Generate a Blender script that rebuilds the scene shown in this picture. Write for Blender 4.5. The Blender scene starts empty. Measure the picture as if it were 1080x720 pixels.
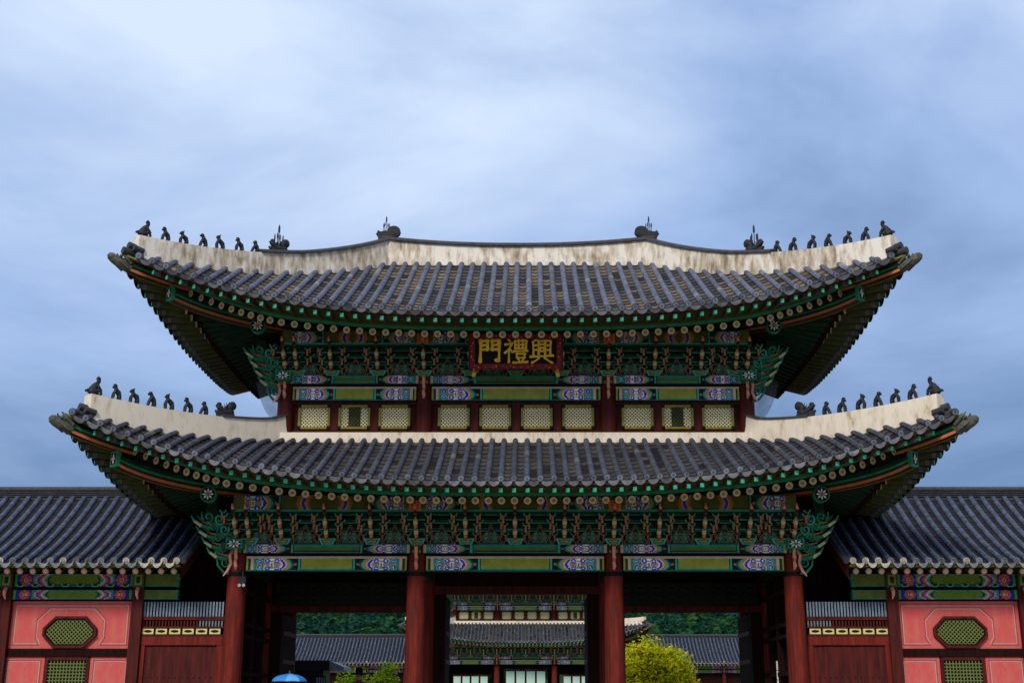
import bpy, math, random
from mathutils import Vector, Matrix

random.seed(7)
R = math.radians
sc = bpy.context.scene
COL = sc.collection

# ------------------------------------------------------------------ camera
FPX, PITCH = 1300.0, math.atan(377 / 1300.0)
cam_d = bpy.data.cameras.new("camera")
cam = bpy.data.objects.new("camera", cam_d)
COL.objects.link(cam)
cam.location = (0.376, -33.0, 1.6)
cam.rotation_euler = (R(90) + PITCH, 0, 0)
cam_d.sensor_width = 36.0
cam_d.lens = FPX / 1080.0 * 36.0
cam_d.shift_x = -18.3 / 1080.0
cam_d.clip_end = 6000
sc.camera = cam

# ------------------------------------------------------------------ sky, sun, exposure
SUN_EL, SUN_AZ = R(38), R(200)      # azimuth clockwise from +Y: high, behind the camera and a little to its left
world = bpy.data.worlds.new("World")
sc.world = world
world.use_nodes = True
nt = world.node_tree
nt.nodes.clear()
N = nt.nodes.new
L = nt.links.new
out = N("ShaderNodeOutputWorld")
bg = N("ShaderNodeBackground")
bg.inputs[1].default_value = 0.1
sky = N("ShaderNodeTexSky")
sky.sky_type = 'NISHITA'
sky.sun_disc = False
sky.sun_elevation = SUN_EL
sky.sun_rotation = SUN_AZ
tc = N("ShaderNodeTexCoord")
mp = N("ShaderNodeMapping")
mp.inputs['Rotation'].default_value = (0, R(-30), 0)
mp.inputs['Scale'].default_value = (1.3, 1.3, 3.4)
mp.inputs['Location'].default_value = (1.35, 0.2, 0.9)
n1 = N("ShaderNodeTexNoise")
n1.inputs['Scale'].default_value = 1.25
n1.inputs['Detail'].default_value = 6
n1.inputs['Roughness'].default_value = 0.55
n1.inputs['Distortion'].default_value = 0.35
cr = N("ShaderNodeValToRGB")
e = cr.color_ramp.elements
e[0].position = 0.31
e[0].color = (0.78, 1.35, 2.55, 1)
e[1].position = 0.74
e[1].color = (3.9, 4.6, 5.75, 1)
m_ = e.new(0.50)
m_.color = (1.95, 2.75, 4.4, 1)
# the cloud deck is thinner and darker low down
sx = N("ShaderNodeSeparateXYZ")
mr = N("ShaderNodeMapRange")
mr.inputs[1].default_value = 0.14
mr.inputs[2].default_value = 0.50
mr.inputs[3].default_value = -0.10
mr.inputs[4].default_value = 0.19
ad = N("ShaderNodeMath")
ad.operation = 'ADD'
mx = N("ShaderNodeMixRGB")
mx.inputs[0].default_value = 0.94
L(tc.outputs['Generated'], mp.inputs[0])
L(mp.outputs[0], n1.inputs['Vector'])
L(tc.outputs['Generated'], sx.inputs[0])
L(sx.outputs[2], mr.inputs[0])
L(n1.outputs[0], ad.inputs[0])
L(mr.outputs[0], ad.inputs[1])
L(ad.outputs[0], cr.inputs[0])
L(sky.outputs[0], mx.inputs[1])
up = N("ShaderNodeMapRange")          # unseen sky above the frame, whitened to give a more neutral fill
up.inputs[1].default_value = 0.52
up.inputs[2].default_value = 0.85
L(sx.outputs[2], up.inputs[0])
wm = N("ShaderNodeMixRGB")
wm.inputs[2].default_value = (4.6, 4.8, 5.2, 1)
L(up.outputs[0], wm.inputs[0])
L(cr.outputs[0], wm.inputs[1])
L(wm.outputs[0], mx.inputs[2])
L(mx.outputs[0], bg.inputs[0])
L(bg.outputs[0], out.inputs[0])

sun_d = bpy.data.lights.new("sun", 'SUN')
sun_d.energy = 1.5
sun_d.angle = R(12)
sun_d.color = (1.0, 0.94, 0.84)
sun = bpy.data.objects.new("sun", sun_d)
COL.objects.link(sun)
sd = Vector((math.sin(SUN_AZ) * math.cos(SUN_EL), math.cos(SUN_AZ) * math.cos(SUN_EL), math.sin(SUN_EL)))
sun.rotation_euler = sd.to_track_quat('Z', 'Y').to_euler()
sun.location = (-20, -40, 60)

sc.view_settings.view_transform = 'Standard'
sc.view_settings.look = 'None'
sc.view_settings.exposure = 0.9
sc.view_settings.gamma = 1.0
sc.view_settings.use_curve_mapping = False
sc.render.engine = 'CYCLES'
sc.cycles.max_bounces = 5
sc.cycles.diffuse_bounces = 2
sc.cycles.transparent_max_bounces = 8
sc.cycles.use_denoising = True

# ------------------------------------------------------------------ materials
# name: (base colour, roughness, variation amount, variation scale, bump, second colour or None)
SPEC = {
    'teal': ((0.017, 0.205, 0.108), 0.55, 0.35, 6, 0, None),
    'teal_pale': ((0.055, 0.40, 0.26), 0.55, 0.25, 6, 0, None),
    'green_dark': ((0.012, 0.034, 0.018), 0.6, 0.4, 5, 0, None),
    'green_mid': ((0.030, 0.085, 0.034), 0.6, 0.4, 5, 0, None),
    'olive': ((0.115, 0.14, 0.018), 0.6, 0.35, 3, 0, None),
    'olive_dark': ((0.060, 0.062, 0.014), 0.6, 0.4, 4, 0, None),
    'yellow_green': ((0.24, 0.215, 0.028), 0.6, 0.3, 5, 0, None),
    'orange': ((0.50, 0.13, 0.04), 0.55, 0.35, 5, 0, None),
    'peach': ((0.72, 0.30, 0.22), 0.6, 0.25, 8, 0, None),
    'pale_green': ((0.42, 0.48, 0.25), 0.6, 0.3, 9, 0, None),
    'beige': ((0.52, 0.37, 0.20), 0.65, 0.3, 9, 0, None),
    'post_brown': ((0.52, 0.17, 0.07), 0.6, 0.3, 8, 0, None),
    'orange_line': ((0.55, 0.135, 0.045), 0.5, 0.2, 5, 0, None),
    'violet_dim': ((0.16, 0.10, 0.20), 0.6, 0.3, 8, 0, None),
    'orange_dull': ((0.20, 0.055, 0.02), 0.7, 0.3, 8, 0, None),
    'teal_grey': ((0.075, 0.185, 0.115), 0.6, 0.3, 8, 0, None),
    'deck_green': ((0.040, 0.075, 0.026), 0.8, 0.4, 4, 0, None),
    'cream_paint': ((0.62, 0.54, 0.20), 0.6, 0.2, 6, 0, None),
    'shaded_olive': ((0.014, 0.016, 0.005), 0.9, 0.2, 8, 0, None),  # olive taken down to near black, interior shade held in the colour
    'umbrella_deep': ((0.03, 0.20, 0.56), 0.5, 0.08, 3, 0, None),
    'lattice_green': ((0.13, 0.155, 0.04), 0.6, 0.2, 8, 0, None),
    'white_paint': ((0.75, 0.72, 0.66), 0.6, 0.15, 5, 0, None),
    'black_paint': ((0.008, 0.008, 0.009), 0.5, 0.2, 5, 0, None),
    'blue_paint': ((0.02, 0.03, 0.35), 0.6, 0.3, 8, 0, None),
    'gold': ((0.95, 0.53, 0.03), 0.5, 0.25, 6, 0, None),
    'maroon': ((0.085, 0.013, 0.010), 0.6, 0.45, 2.5, 0.2, (0.03, 0.008, 0.007)),
    'maroon_dark': ((0.016, 0.005, 0.004), 0.9, 0.4, 3, 0.2, None),  # near-black maroon; carries the shade of the gate interior in its colour
    'column_red': ((0.17, 0.019, 0.011), 0.6, 0.55, 3.0, 0.35, (0.075, 0.013, 0.009)),
    'rail_red': ((0.155, 0.018, 0.012), 0.55, 0.4, 3, 0.15, None),
    'frame_red': ((0.20, 0.02, 0.018), 0.5, 0.3, 8, 0, None),
    'pink_wall': ((0.50, 0.064, 0.068), 0.8, 0.22, 0.9, 0.1, (0.52, 0.10, 0.085)),
    'line_white': ((0.58, 0.36, 0.33), 0.7, 0.1, 5, 0, None),
    'line_grey': ((0.26, 0.075, 0.08), 0.7, 0.1, 5, 0, None),
    'cap_tile': ((0.045, 0.046, 0.052), 0.7, 0.4, 6, 0.3, None),
    'figure_clay': ((0.022, 0.023, 0.028), 0.6, 0.5, 12, 0.5, None),
    'metal_grey': ((0.16, 0.17, 0.18), 0.45, 0.2, 5, 0, None),
    'black_metal': ((0.015, 0.015, 0.017), 0.4, 0.2, 5, 0, None),
    'lamp_glass': ((0.38, 0.39, 0.41), 0.2, 0.0, 5, 0, None),
    'stone': ((0.34, 0.31, 0.27), 0.85, 0.35, 1.2, 0.4, None),
    'paving': ((0.27, 0.25, 0.22), 0.9, 0.35, 0.5, 0.3, None),
    'ground': ((0.30, 0.26, 0.20), 0.95, 0.3, 0.15, 0.3, None),
    'hill_soil': ((0.02, 0.045, 0.022), 0.95, 0.4, 0.02, 0, None),
    'bark': ((0.09, 0.06, 0.04), 0.9, 0.4, 6, 0.6, None),
    'cap_stone': ((0.10, 0.102, 0.075), 0.85, 0.55, 9, 0.6, (0.035, 0.038, 0.03)),
    'slat_blue': ((0.20, 0.25, 0.32), 0.6, 0.3, 6, 0, None),
    'mint_paper': ((0.42, 0.62, 0.52), 0.7, 0.12, 2, 0, None),
    'paper': ((0.82, 0.71, 0.40), 0.8, 0.1, 6, 0, None),
    'umbrella_blue': ((0.10, 0.36, 0.75), 0.5, 0.08, 3, 0, None),
    'skin': ((0.48, 0.24, 0.15), 0.55, 0.1, 10, 0, None),
    'cloth_blue': ((0.02, 0.035, 0.13), 0.85, 0.2, 8, 0, None),
    'cloth_grey': ((0.25, 0.25, 0.27), 0.85, 0.2, 8, 0, None),
    'cloth_red': ((0.35, 0.03, 0.03), 0.85, 0.2, 8, 0, None),
    'cloth_white': ((0.7, 0.7, 0.7), 0.85, 0.1, 8, 0, None),
    'cloth_violet': ((0.15, 0.12, 0.42), 0.85, 0.1, 8, 0, None),
    'cap_yellow': ((0.6, 0.42, 0.08), 0.8, 0.1, 8, 0, None),
    'hair': ((0.012, 0.010, 0.009), 0.5, 0.2, 20, 0, None),
    'hair_orange': ((0.62, 0.28, 0.08), 0.8, 0.15, 20, 0, None),
}
MATS = {}


def mat(name):
    if name in MATS:
        return MATS[name]
    m = bpy.data.materials.new(name)
    MATS[name] = m
    m.use_nodes = True
    t = m.node_tree
    b = t.nodes['Principled BSDF']
    nn, ll = t.nodes.new, t.links.new
    tcn = nn("ShaderNodeTexCoord")
    if name in ('painted', 'roof_tile', 'leaf'):
        at = nn("ShaderNodeVertexColor")
        at.layer_name = 'Col'
        nz = nn("ShaderNodeTexNoise")
        nz.inputs['Scale'].default_value = {'painted': 5, 'roof_tile': 7, 'leaf': 3}[name]
        nz.inputs['Detail'].default_value = 5
        ll(tcn.outputs['Object'], nz.inputs['Vector'])
        mrn = nn("ShaderNodeMapRange")
        mrn.inputs[1].default_value = 0.3
        mrn.inputs[2].default_value = 0.7
        mrn.inputs[3].default_value = {'painted': 0.8, 'roof_tile': 0.55, 'leaf': 0.9}[name]
        mrn.inputs[4].default_value = {'painted': 1.15, 'roof_tile': 1.45, 'leaf': 1.1}[name]
        ll(nz.outputs[0], mrn.inputs[0])
        mul = nn("ShaderNodeMixRGB")
        mul.blend_type = 'MULTIPLY'
        mul.inputs[0].default_value = 1
        ll(at.outputs[0], mul.inputs[1])
        ll(mrn.outputs[0], mul.inputs[2])
        ll(mul.outputs[0], b.inputs['Base Color'])
        b.inputs['Roughness'].default_value = {'painted': 0.7, 'roof_tile': 0.8, 'leaf': 0.6}[name]
        b.inputs['Specular IOR Level'].default_value = {'painted': 0.12, 'roof_tile': 0.22, 'leaf': 0.08}[name]
        if name == 'roof_tile':
            bp = nn("ShaderNodeBump")
            bp.inputs['Strength'].default_value = 0.35
            bp.inputs['Distance'].default_value = 0.02
            ll(nz.outputs[0], bp.inputs['Height'])
            ll(bp.outputs[0], b.inputs['Normal'])
        if name == 'leaf':
            tr = nn("ShaderNodeBsdfTranslucent")
            ll(mul.outputs[0], tr.inputs[0])
            ms = nn("ShaderNodeMixShader")
            ms.inputs[0].default_value = 0.4
            ll(b.outputs[0], ms.inputs[1])
            ll(tr.outputs[0], ms.inputs[2])
            ll(ms.outputs[0], t.nodes['Material Output'].inputs[0])
        return m
    if name == 'net':
        d = nn("ShaderNodeBsdfDiffuse")
        d.inputs[0].default_value = (0.22, 0.25, 0.30, 1)
        tr = nn("ShaderNodeBsdfTransparent")
        wv = nn("ShaderNodeTexNoise")
        wv.inputs['Scale'].default_value = 3
        ll(tcn.outputs['Object'], wv.inputs['Vector'])
        mrn = nn("ShaderNodeMapRange")
        mrn.inputs[3].default_value = 0.25
        mrn.inputs[4].default_value = 0.75
        ll(wv.outputs[0], mrn.inputs[0])
        ms = nn("ShaderNodeMixShader")
        ll(mrn.outputs[0], ms.inputs[0])
        ll(d.outputs[0], ms.inputs[1])
        ll(tr.outputs[0], ms.inputs[2])
        ll(ms.outputs[0], t.nodes['Material Output'].inputs[0])
        return m
    if name in ('plaster', 'plaster_clean'):
        # lime plaster with grey-brown rain streaks and stains
        mpn = nn("ShaderNodeMapping")
        mpn.inputs['Scale'].default_value = (4.2, 4.2, 1.3)
        ll(tcn.outputs['Object'], mpn.inputs[0])
        nz = nn("ShaderNodeTexNoise")
        nz.inputs['Scale'].default_value = 1.3
        nz.inputs['Detail'].default_value = 8
        nz.inputs['Roughness'].default_value = 0.65
        ll(mpn.outputs[0], nz.inputs['Vector'])
        nb = nn("ShaderNodeTexNoise")
        nb.inputs['Scale'].default_value = 0.55
        nb.inputs['Detail'].default_value = 3
        ll(tcn.outputs['Object'], nb.inputs['Vector'])
        am = nn("ShaderNodeMath")
        am.operation = 'MULTIPLY_ADD'
        am.inputs[1].default_value = 0.55
        ll(nb.outputs[0], am.inputs[0])
        ll(nz.outputs[0], am.inputs[2])
        rp = nn("ShaderNodeValToRGB")
        ee = rp.color_ramp.elements
        hard = name == 'plaster'
        ee[0].position = 0.58 if hard else 0.56
        ee[0].color = (0.20, 0.155, 0.105, 1) if hard else (0.40, 0.29, 0.17, 1)
        ee[1].position = 0.88 if hard else 0.80
        ee[1].color = (0.70, 0.64, 0.55, 1) if hard else (0.70, 0.61, 0.49, 1)
        q = ee.new(0.71 if hard else 0.66)
        q.color = (0.44, 0.36, 0.26, 1) if hard else (0.60, 0.51, 0.38, 1)
        ll(am.outputs[0], rp.inputs[0])
        ll(rp.outputs[0], b.inputs['Base Color'])
        b.inputs['Roughness'].default_value = 0.9
        bp = nn("ShaderNodeBump")
        bp.inputs['Strength'].default_value = 0.3
        bp.inputs['Distance'].default_value = 0.03
        ll(nz.outputs[0], bp.inputs['Height'])
        ll(bp.outputs[0], b.inputs['Normal'])
        return m
    col, rough, var, scale, bump, col2 = SPEC[name]
    nz = nn("ShaderNodeTexNoise")
    nz.inputs['Scale'].default_value = scale
    nz.inputs['Detail'].default_value = 6
    nz.inputs['Roughness'].default_value = 0.6
    if name in ('column_red', 'maroon', 'rail_red', 'maroon_dark'):   # wood grain runs vertically
        mpn = nn("ShaderNodeMapping")
        mpn.inputs['Scale'].default_value = (4.0, 4.0, 0.35)
        ll(tcn.outputs['Object'], mpn.inputs[0])
        ll(mpn.outputs[0], nz.inputs['Vector'])
    else:
        ll(tcn.outputs['Object'], nz.inputs['Vector'])
    rp = nn("ShaderNodeValToRGB")
    ee = rp.color_ramp.elements
    ee[0].position, ee[1].position = 0.32, 0.68
    lo = col2 or tuple(c * (1 - var) for c in col)
    ee[0].color = (*lo, 1)
    ee[1].color = (*(min(0.9, c * (1 + var * 0.5)) for c in col), 1)
    ll(nz.outputs[0], rp.inputs[0])
    last = rp.outputs[0]
    if name in ('pink_wall', 'column_red'):
        # worn, dirty patches and drips
        m2 = nn("ShaderNodeMapping")
        m2.inputs['Scale'].default_value = (2.2, 2.2, 1.0) if name == 'pink_wall' else (9, 9, 0.6)
        ll(tcn.outputs['Object'], m2.inputs[0])
        n2 = nn("ShaderNodeTexNoise")
        n2.inputs['Scale'].default_value = 1.7
        n2.inputs['Detail'].default_value = 9
        n2.inputs['Roughness'].default_value = 0.68
        ll(m2.outputs[0], n2.inputs['Vector'])
        r2 = nn("ShaderNodeValToRGB")
        r2.color_ramp.elements[0].position = 0.46
        r2.color_ramp.elements[0].color = (0, 0, 0, 1)
        r2.color_ramp.elements[1].position = 0.64
        r2.color_ramp.elements[1].color = (0.75, 0.75, 0.75, 1)
        ll(n2.outputs[0], r2.inputs[0])
        mm = nn("ShaderNodeMixRGB")
        mm.inputs[2].default_value = (0.50, 0.155, 0.11, 1) if name == 'pink_wall' else (0.05, 0.014, 0.010, 1)
        ll(r2.outputs[0], mm.inputs[0])
        ll(last, mm.inputs[1])
        last = mm.outputs[0]
    ll(last, b.inputs['Base Color'])
    b.inputs['Roughness'].default_value = rough
    b.inputs['Specular IOR Level'].default_value = 0.08 if name in ('maroon_dark', 'black_paint', 'green_dark', 'maroon', 'column_red', 'rail_red', 'frame_red') else 0.2
    if bump:
        bp = nn("ShaderNodeBump")
        bp.inputs['Strength'].default_value = bump
        bp.inputs['Distance'].default_value = 0.03
        ll(nz.outputs[0], bp.inputs['Height'])
        ll(bp.outputs[0], b.inputs['Normal'])
    return m


# ------------------------------------------------------------------ mesh builder
class MB:
    def __init__(s):
        s.v, s.f, s.m, s.c, s.s = [], [], [], [], []

    def add(s, vs, fs, m, col=None, smooth=False):
        o = len(s.v)
        s.v += [tuple(p) for p in vs]
        for k, f in enumerate(fs):
            s.f.append(tuple(i + o for i in f))
            s.m.append(m)
            s.s.append(smooth)
            s.c.append(col[k] if isinstance(col, list) else col)

    def box(s, c, d, m, M=None):
        x, y, z = d[0] / 2, d[1] / 2, d[2] / 2
        vs = [Vector((a * x, b * y, g * z)) for g in (-1, 1) for b in (-1, 1) for a in (-1, 1)]
        if M is not None:
            vs = [M @ p for p in vs]
        vs = [p + Vector(c) for p in vs]
        s.add(vs, [(0, 2, 3, 1), (4, 5, 7, 6), (0, 1, 5, 4), (2, 6, 7, 3), (0, 4, 6, 2), (1, 3, 7, 5)], m)

    def span(s, x0, x1, y0, y1, z0, z1, m):
        s.box(((x0 + x1) / 2, (y0 + y1) / 2, (z0 + z1) / 2), (abs(x1 - x0), abs(y1 - y0), abs(z1 - z0)), m)

    def bar(s, p, q, w, h, m, m_end=None):
        """a straight bar with rectangular section from p to q (w across, h up)"""
        p, q = Vector(p), Vector(q)
        d = (q - p).normalized()
        side = d.cross(Vector((0, 0, 1)))
        if side.length < 1e-4:
            side = Vector((1, 0, 0))
        side.normalize()
        up = side.cross(d)
        vs = []
        for o in (p, q):
            vs += [o - side * w / 2 - up * h / 2, o + side * w / 2 - up * h / 2, o + side * w / 2 + up * h / 2, o - side * w / 2 + up * h / 2]
        s.add(vs, [(0, 1, 5, 4), (1, 2, 6, 5), (2, 3, 7, 6), (3, 0, 4, 7)], m)
        s.add(vs, [(0, 3, 2, 1), (4, 5, 6, 7)], m_end or m)

    def prism_y(s, pts, y0, y1, m):
        """outline in x,z extruded from y0 (front) to y1"""
        n = len(pts)
        vs = [(x, y0, z) for x, z in pts] + [(x, y1, z) for x, z in pts]
        fs = [tuple(range(n)), tuple(range(2 * n - 1, n - 1, -1))] + [(i, i + n, (i + 1) % n + n, (i + 1) % n) for i in range(n)]
        s.add(vs, fs, m)

    def prism_x(s, pts, x0, x1, m):
        n = len(pts)
        vs = [(x0, y, z) for y, z in pts] + [(x1, y, z) for y, z in pts]
        fs = [tuple(range(n)), tuple(range(2 * n - 1, n - 1, -1))] + [(i, i + n, (i + 1) % n + n, (i + 1) % n) for i in range(n)]
        s.add(vs, fs, m)

    def tube(s, pts, rad, m, n=8, mats=None, cap=True, squash=1.0, cap_m=None):
        pts = [Vector(p) for p in pts]
        if not isinstance(rad, (list, tuple)):
            rad = [rad] * len(pts)
        ref = None
        rings = []
        for i, p in enumerate(pts):
            d = (pts[min(i + 1, len(pts) - 1)] - pts[max(i - 1, 0)]).normalized()
            if ref is None:
                ref = d.cross(Vector((0, 0, 1)))
                if ref.length < 0.05:
                    ref = d.cross(Vector((0, 1, 0)))
            u = (ref - d * ref.dot(d)).normalized()
            ref = u
            w = d.cross(u)
            rings.append([p + (u * math.cos(2 * math.pi * k / n) + w * math.sin(2 * math.pi * k / n) * squash) * rad[i] for k in range(n)])
        vs = [q for r_ in rings for q in r_]
        for i in range(len(pts) - 1):
            fs = [(i * n + k, i * n + (k + 1) % n, (i + 1) * n + (k + 1) % n, (i + 1) * n + k) for k in range(n)]
            s.add([vs[j] for j in range(i * n, (i + 2) * n)], [tuple(a - i * n for a in f) for f in fs], mats[i] if mats else m, smooth=True)
        if cap:
            s.add(rings[0], [tuple(range(n - 1, -1, -1))], cap_m or (mats[0] if mats else m))
            s.add(rings[-1], [tuple(range(n))], cap_m or (mats[-1] if mats else m))

    def disc(s, c, nrm, r, m, n=14, up=None):
        c, nrm = Vector(c), Vector(nrm).normalized()
        u = nrm.cross(Vector((0, 0, 1)))
        if u.length < 0.05:
            u = Vector((1, 0, 0))
        u.normalize()
        w = u.cross(nrm)
        s.add([c + (u * math.cos(2 * math.pi * k / n) + w * math.sin(2 * math.pi * k / n)) * r for k in range(n)], [tuple(range(n))], m)

    def grid(s, rows, m, col=None, smooth=True):
        nr, nc = len(rows), len(rows[0])
        vs = [p for r_ in rows for p in r_]
        fs = [(i * nc + j, i * nc + j + 1, (i + 1) * nc + j + 1, (i + 1) * nc + j) for i in range(nr - 1) for j in range(nc - 1)]
        s.add(vs, fs, m, col, smooth)

    def ball(s, c, r, m, n=10, k=7, col=None):
        c = Vector(c)
        if not isinstance(r, (tuple, list)):
            r = (r, r, r)
        rows = []
        for i in range(k + 1):
            a = math.pi * i / k
            rows.append([c + Vector((r[0] * math.sin(a) * math.cos(2 * math.pi * j / n), r[1] * math.sin(a) * math.sin(2 * math.pi * j / n), r[2] * math.cos(a))) for j in range(n + 1)])
        s.grid(rows, m, col)

    def mesh(s, name):
        me = bpy.data.meshes.new(name)
        me.from_pydata(s.v, [], s.f)
        names = list(dict.fromkeys(s.m))
        for nme in names:
            me.materials.append(mat(nme))
        ix = {nme: i for i, nme in enumerate(names)}
        me.polygons.foreach_set('material_index', [ix[q] for q in s.m])
        me.polygons.foreach_set('use_smooth', s.s)
        if any(c is not None for c in s.c):
            at = me.color_attributes.new('Col', 'FLOAT_COLOR', 'CORNER')
            buf = []
            for f, c in zip(s.f, s.c):
                c = c or (0.1, 0.1, 0.1)
                buf += [c[0], c[1], c[2], 1.0] * len(f)
            at.data.foreach_set('color', buf)
        me.update()
        return me

    def build(s, name, parent=None, loc=(0, 0, 0), rz=0):
        return place(s.mesh(name), name, parent, loc, rz)


def place(me, name, parent=None, loc=(0, 0, 0), rz=0, scale=None):
    o = bpy.data.objects.new(name, me)
    COL.objects.link(o)
    o.parent = parent
    o.location = loc
    o.rotation_euler = (0, 0, rz)
    if scale:
        o.scale = scale
    return o


def tag(o, label=None, cat=None, group=None, kind=None):
    if label: o['label'] = label
    if cat: o['category'] = cat
    if group: o['group'] = group
    if kind: o['kind'] = kind
    return o


def empty(name, loc, rz=0):
    o = bpy.data.objects.new(name, None)
    COL.objects.link(o)
    o.location = loc
    o.rotation_euler = (0, 0, rz)
    o.empty_display_size = 0.3
    return o


def kids(o):
    return KIDS.get(o.name, [])


KIDS = {}


def index_kids():
    KIDS.clear()
    for o in bpy.data.objects:
        if o.parent:
            KIDS.setdefault(o.parent.name, []).append(o)


def copy_tree(o, parent=None, skip=()):
    c = o.copy()
    COL.objects.link(c)
    c.parent = parent
    for ch in kids(o):
        if ch.get('skip_far') and skip:
            continue
        copy_tree(ch, c, skip)
    return c


def lerp(a, b, t):
    return a + (b - a) * t


def jit(c, a):
    k = 1 + random.uniform(-a, a)
    return (c[0] * k, c[1] * k, c[2] * k)


# ------------------------------------------------------------------ ground and setting
g = MB()
g.add([(-1500, -200, 0), (1500, -200, 0), (1500, 2500, 0), (-1500, 2500, 0)], [(0, 1, 2, 3)], 'ground')
tag(g.build('ground'), kind='structure')
g = MB()
g.add([(-3.2, -120, 0.004), (3.2, -120, 0.004), (3.2, 70, 0.004), (-3.2, 70, 0.004)], [(0, 1, 2, 3)], 'paving')
for k in range(60):
    pass
tag(g.build('path'), kind='structure')

PZ = 0.55   # top of the stone platforms


# ------------------------------------------------------------------ curved tile roof
class Roof:
    def __init__(s, hx, hy, tx, ty, yc, zE, H, c, lift, p, bulge, fall):
        s.fall = fall
        s.hx, s.hy, s.tx, s.ty, s.yc, s.zE, s.H, s.c, s.lift, s.p, s.bulge = hx, hy, tx, ty, yc, zE, H, c, lift, p, bulge

    def dims(s, face):
        return (s.hx, s.hy, s.tx, s.ty) if face in 'FB' else (s.hy, s.hx, s.ty, s.tx)

    def xy(s, face, a, d):
        if face == 'F': return (a, s.yc - d)
        if face == 'B': return (-a, s.yc + d)
        if face == 'L': return (-d, s.yc + a)
        return (d, s.yc + a)

    def nrm(s, face):
        return {'F': (0, -1, 0), 'B': (0, 1, 0), 'L': (-1, 0, 0), 'R': (1, 0, 0)}[face]

    def de(s, face, a):
        hl, ho, tl, to = s.dims(face)
        return ho + s.bulge * min(1.06, abs(a) / hl) ** s.p

    def dh(s, face, a):
        hl, ho, tl, to = s.dims(face)
        if abs(a) <= tl: return to
        v = (hl - abs(a)) / (hl - tl)
        return ho - v * (ho - to)

    def z(s, face, a, d):
        hl, ho, tl, to = s.dims(face)
        v = (ho - d) / (ho - to)
        xh = hl - (hl - tl) * v
        q = min(1.03, abs(a) / max(xh, 0.01))
        return s.zE + s.H * ((1 - s.c) * v + s.c * v * v) + s.lift * q ** s.p * ((1 - v) ** s.fall if v < 1 else 0)

    def P(s, face, a, d, dz=0.0):
        x, y = s.xy(face, a, d)
        return Vector((x, y, s.z(face, a, d) + dz))

    def E(s, face, a, inward=0.0, dz=0.0):
        """point on the eave line, moved in (level) and up"""
        d = s.de(face, a)
        x, y = s.xy(face, a, d - inward)
        return Vector((x, y, s.z(face, a, d) + dz))

    def smax(s, face):
        return s.dims(face)[0] + s.bulge

    def hip(s, v):
        """front-right hip line point (v 0 at the eave, 1 at the top)"""
        v0 = -s.bulge / (s.hx - s.tx)
        x = s.hx - (s.hx - s.tx) * v
        d = s.hy - (s.hy - s.ty) * v
        return Vector((x, s.yc - d, s.z('F', x, d)))


GREY_ROLL = (0.080, 0.092, 0.135)
GREY_PAN = (0.034, 0.033, 0.037)
TAN_PAN = (0.150, 0.108, 0.066)
DARK_PAN = (0.012, 0.012, 0.014)


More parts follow.
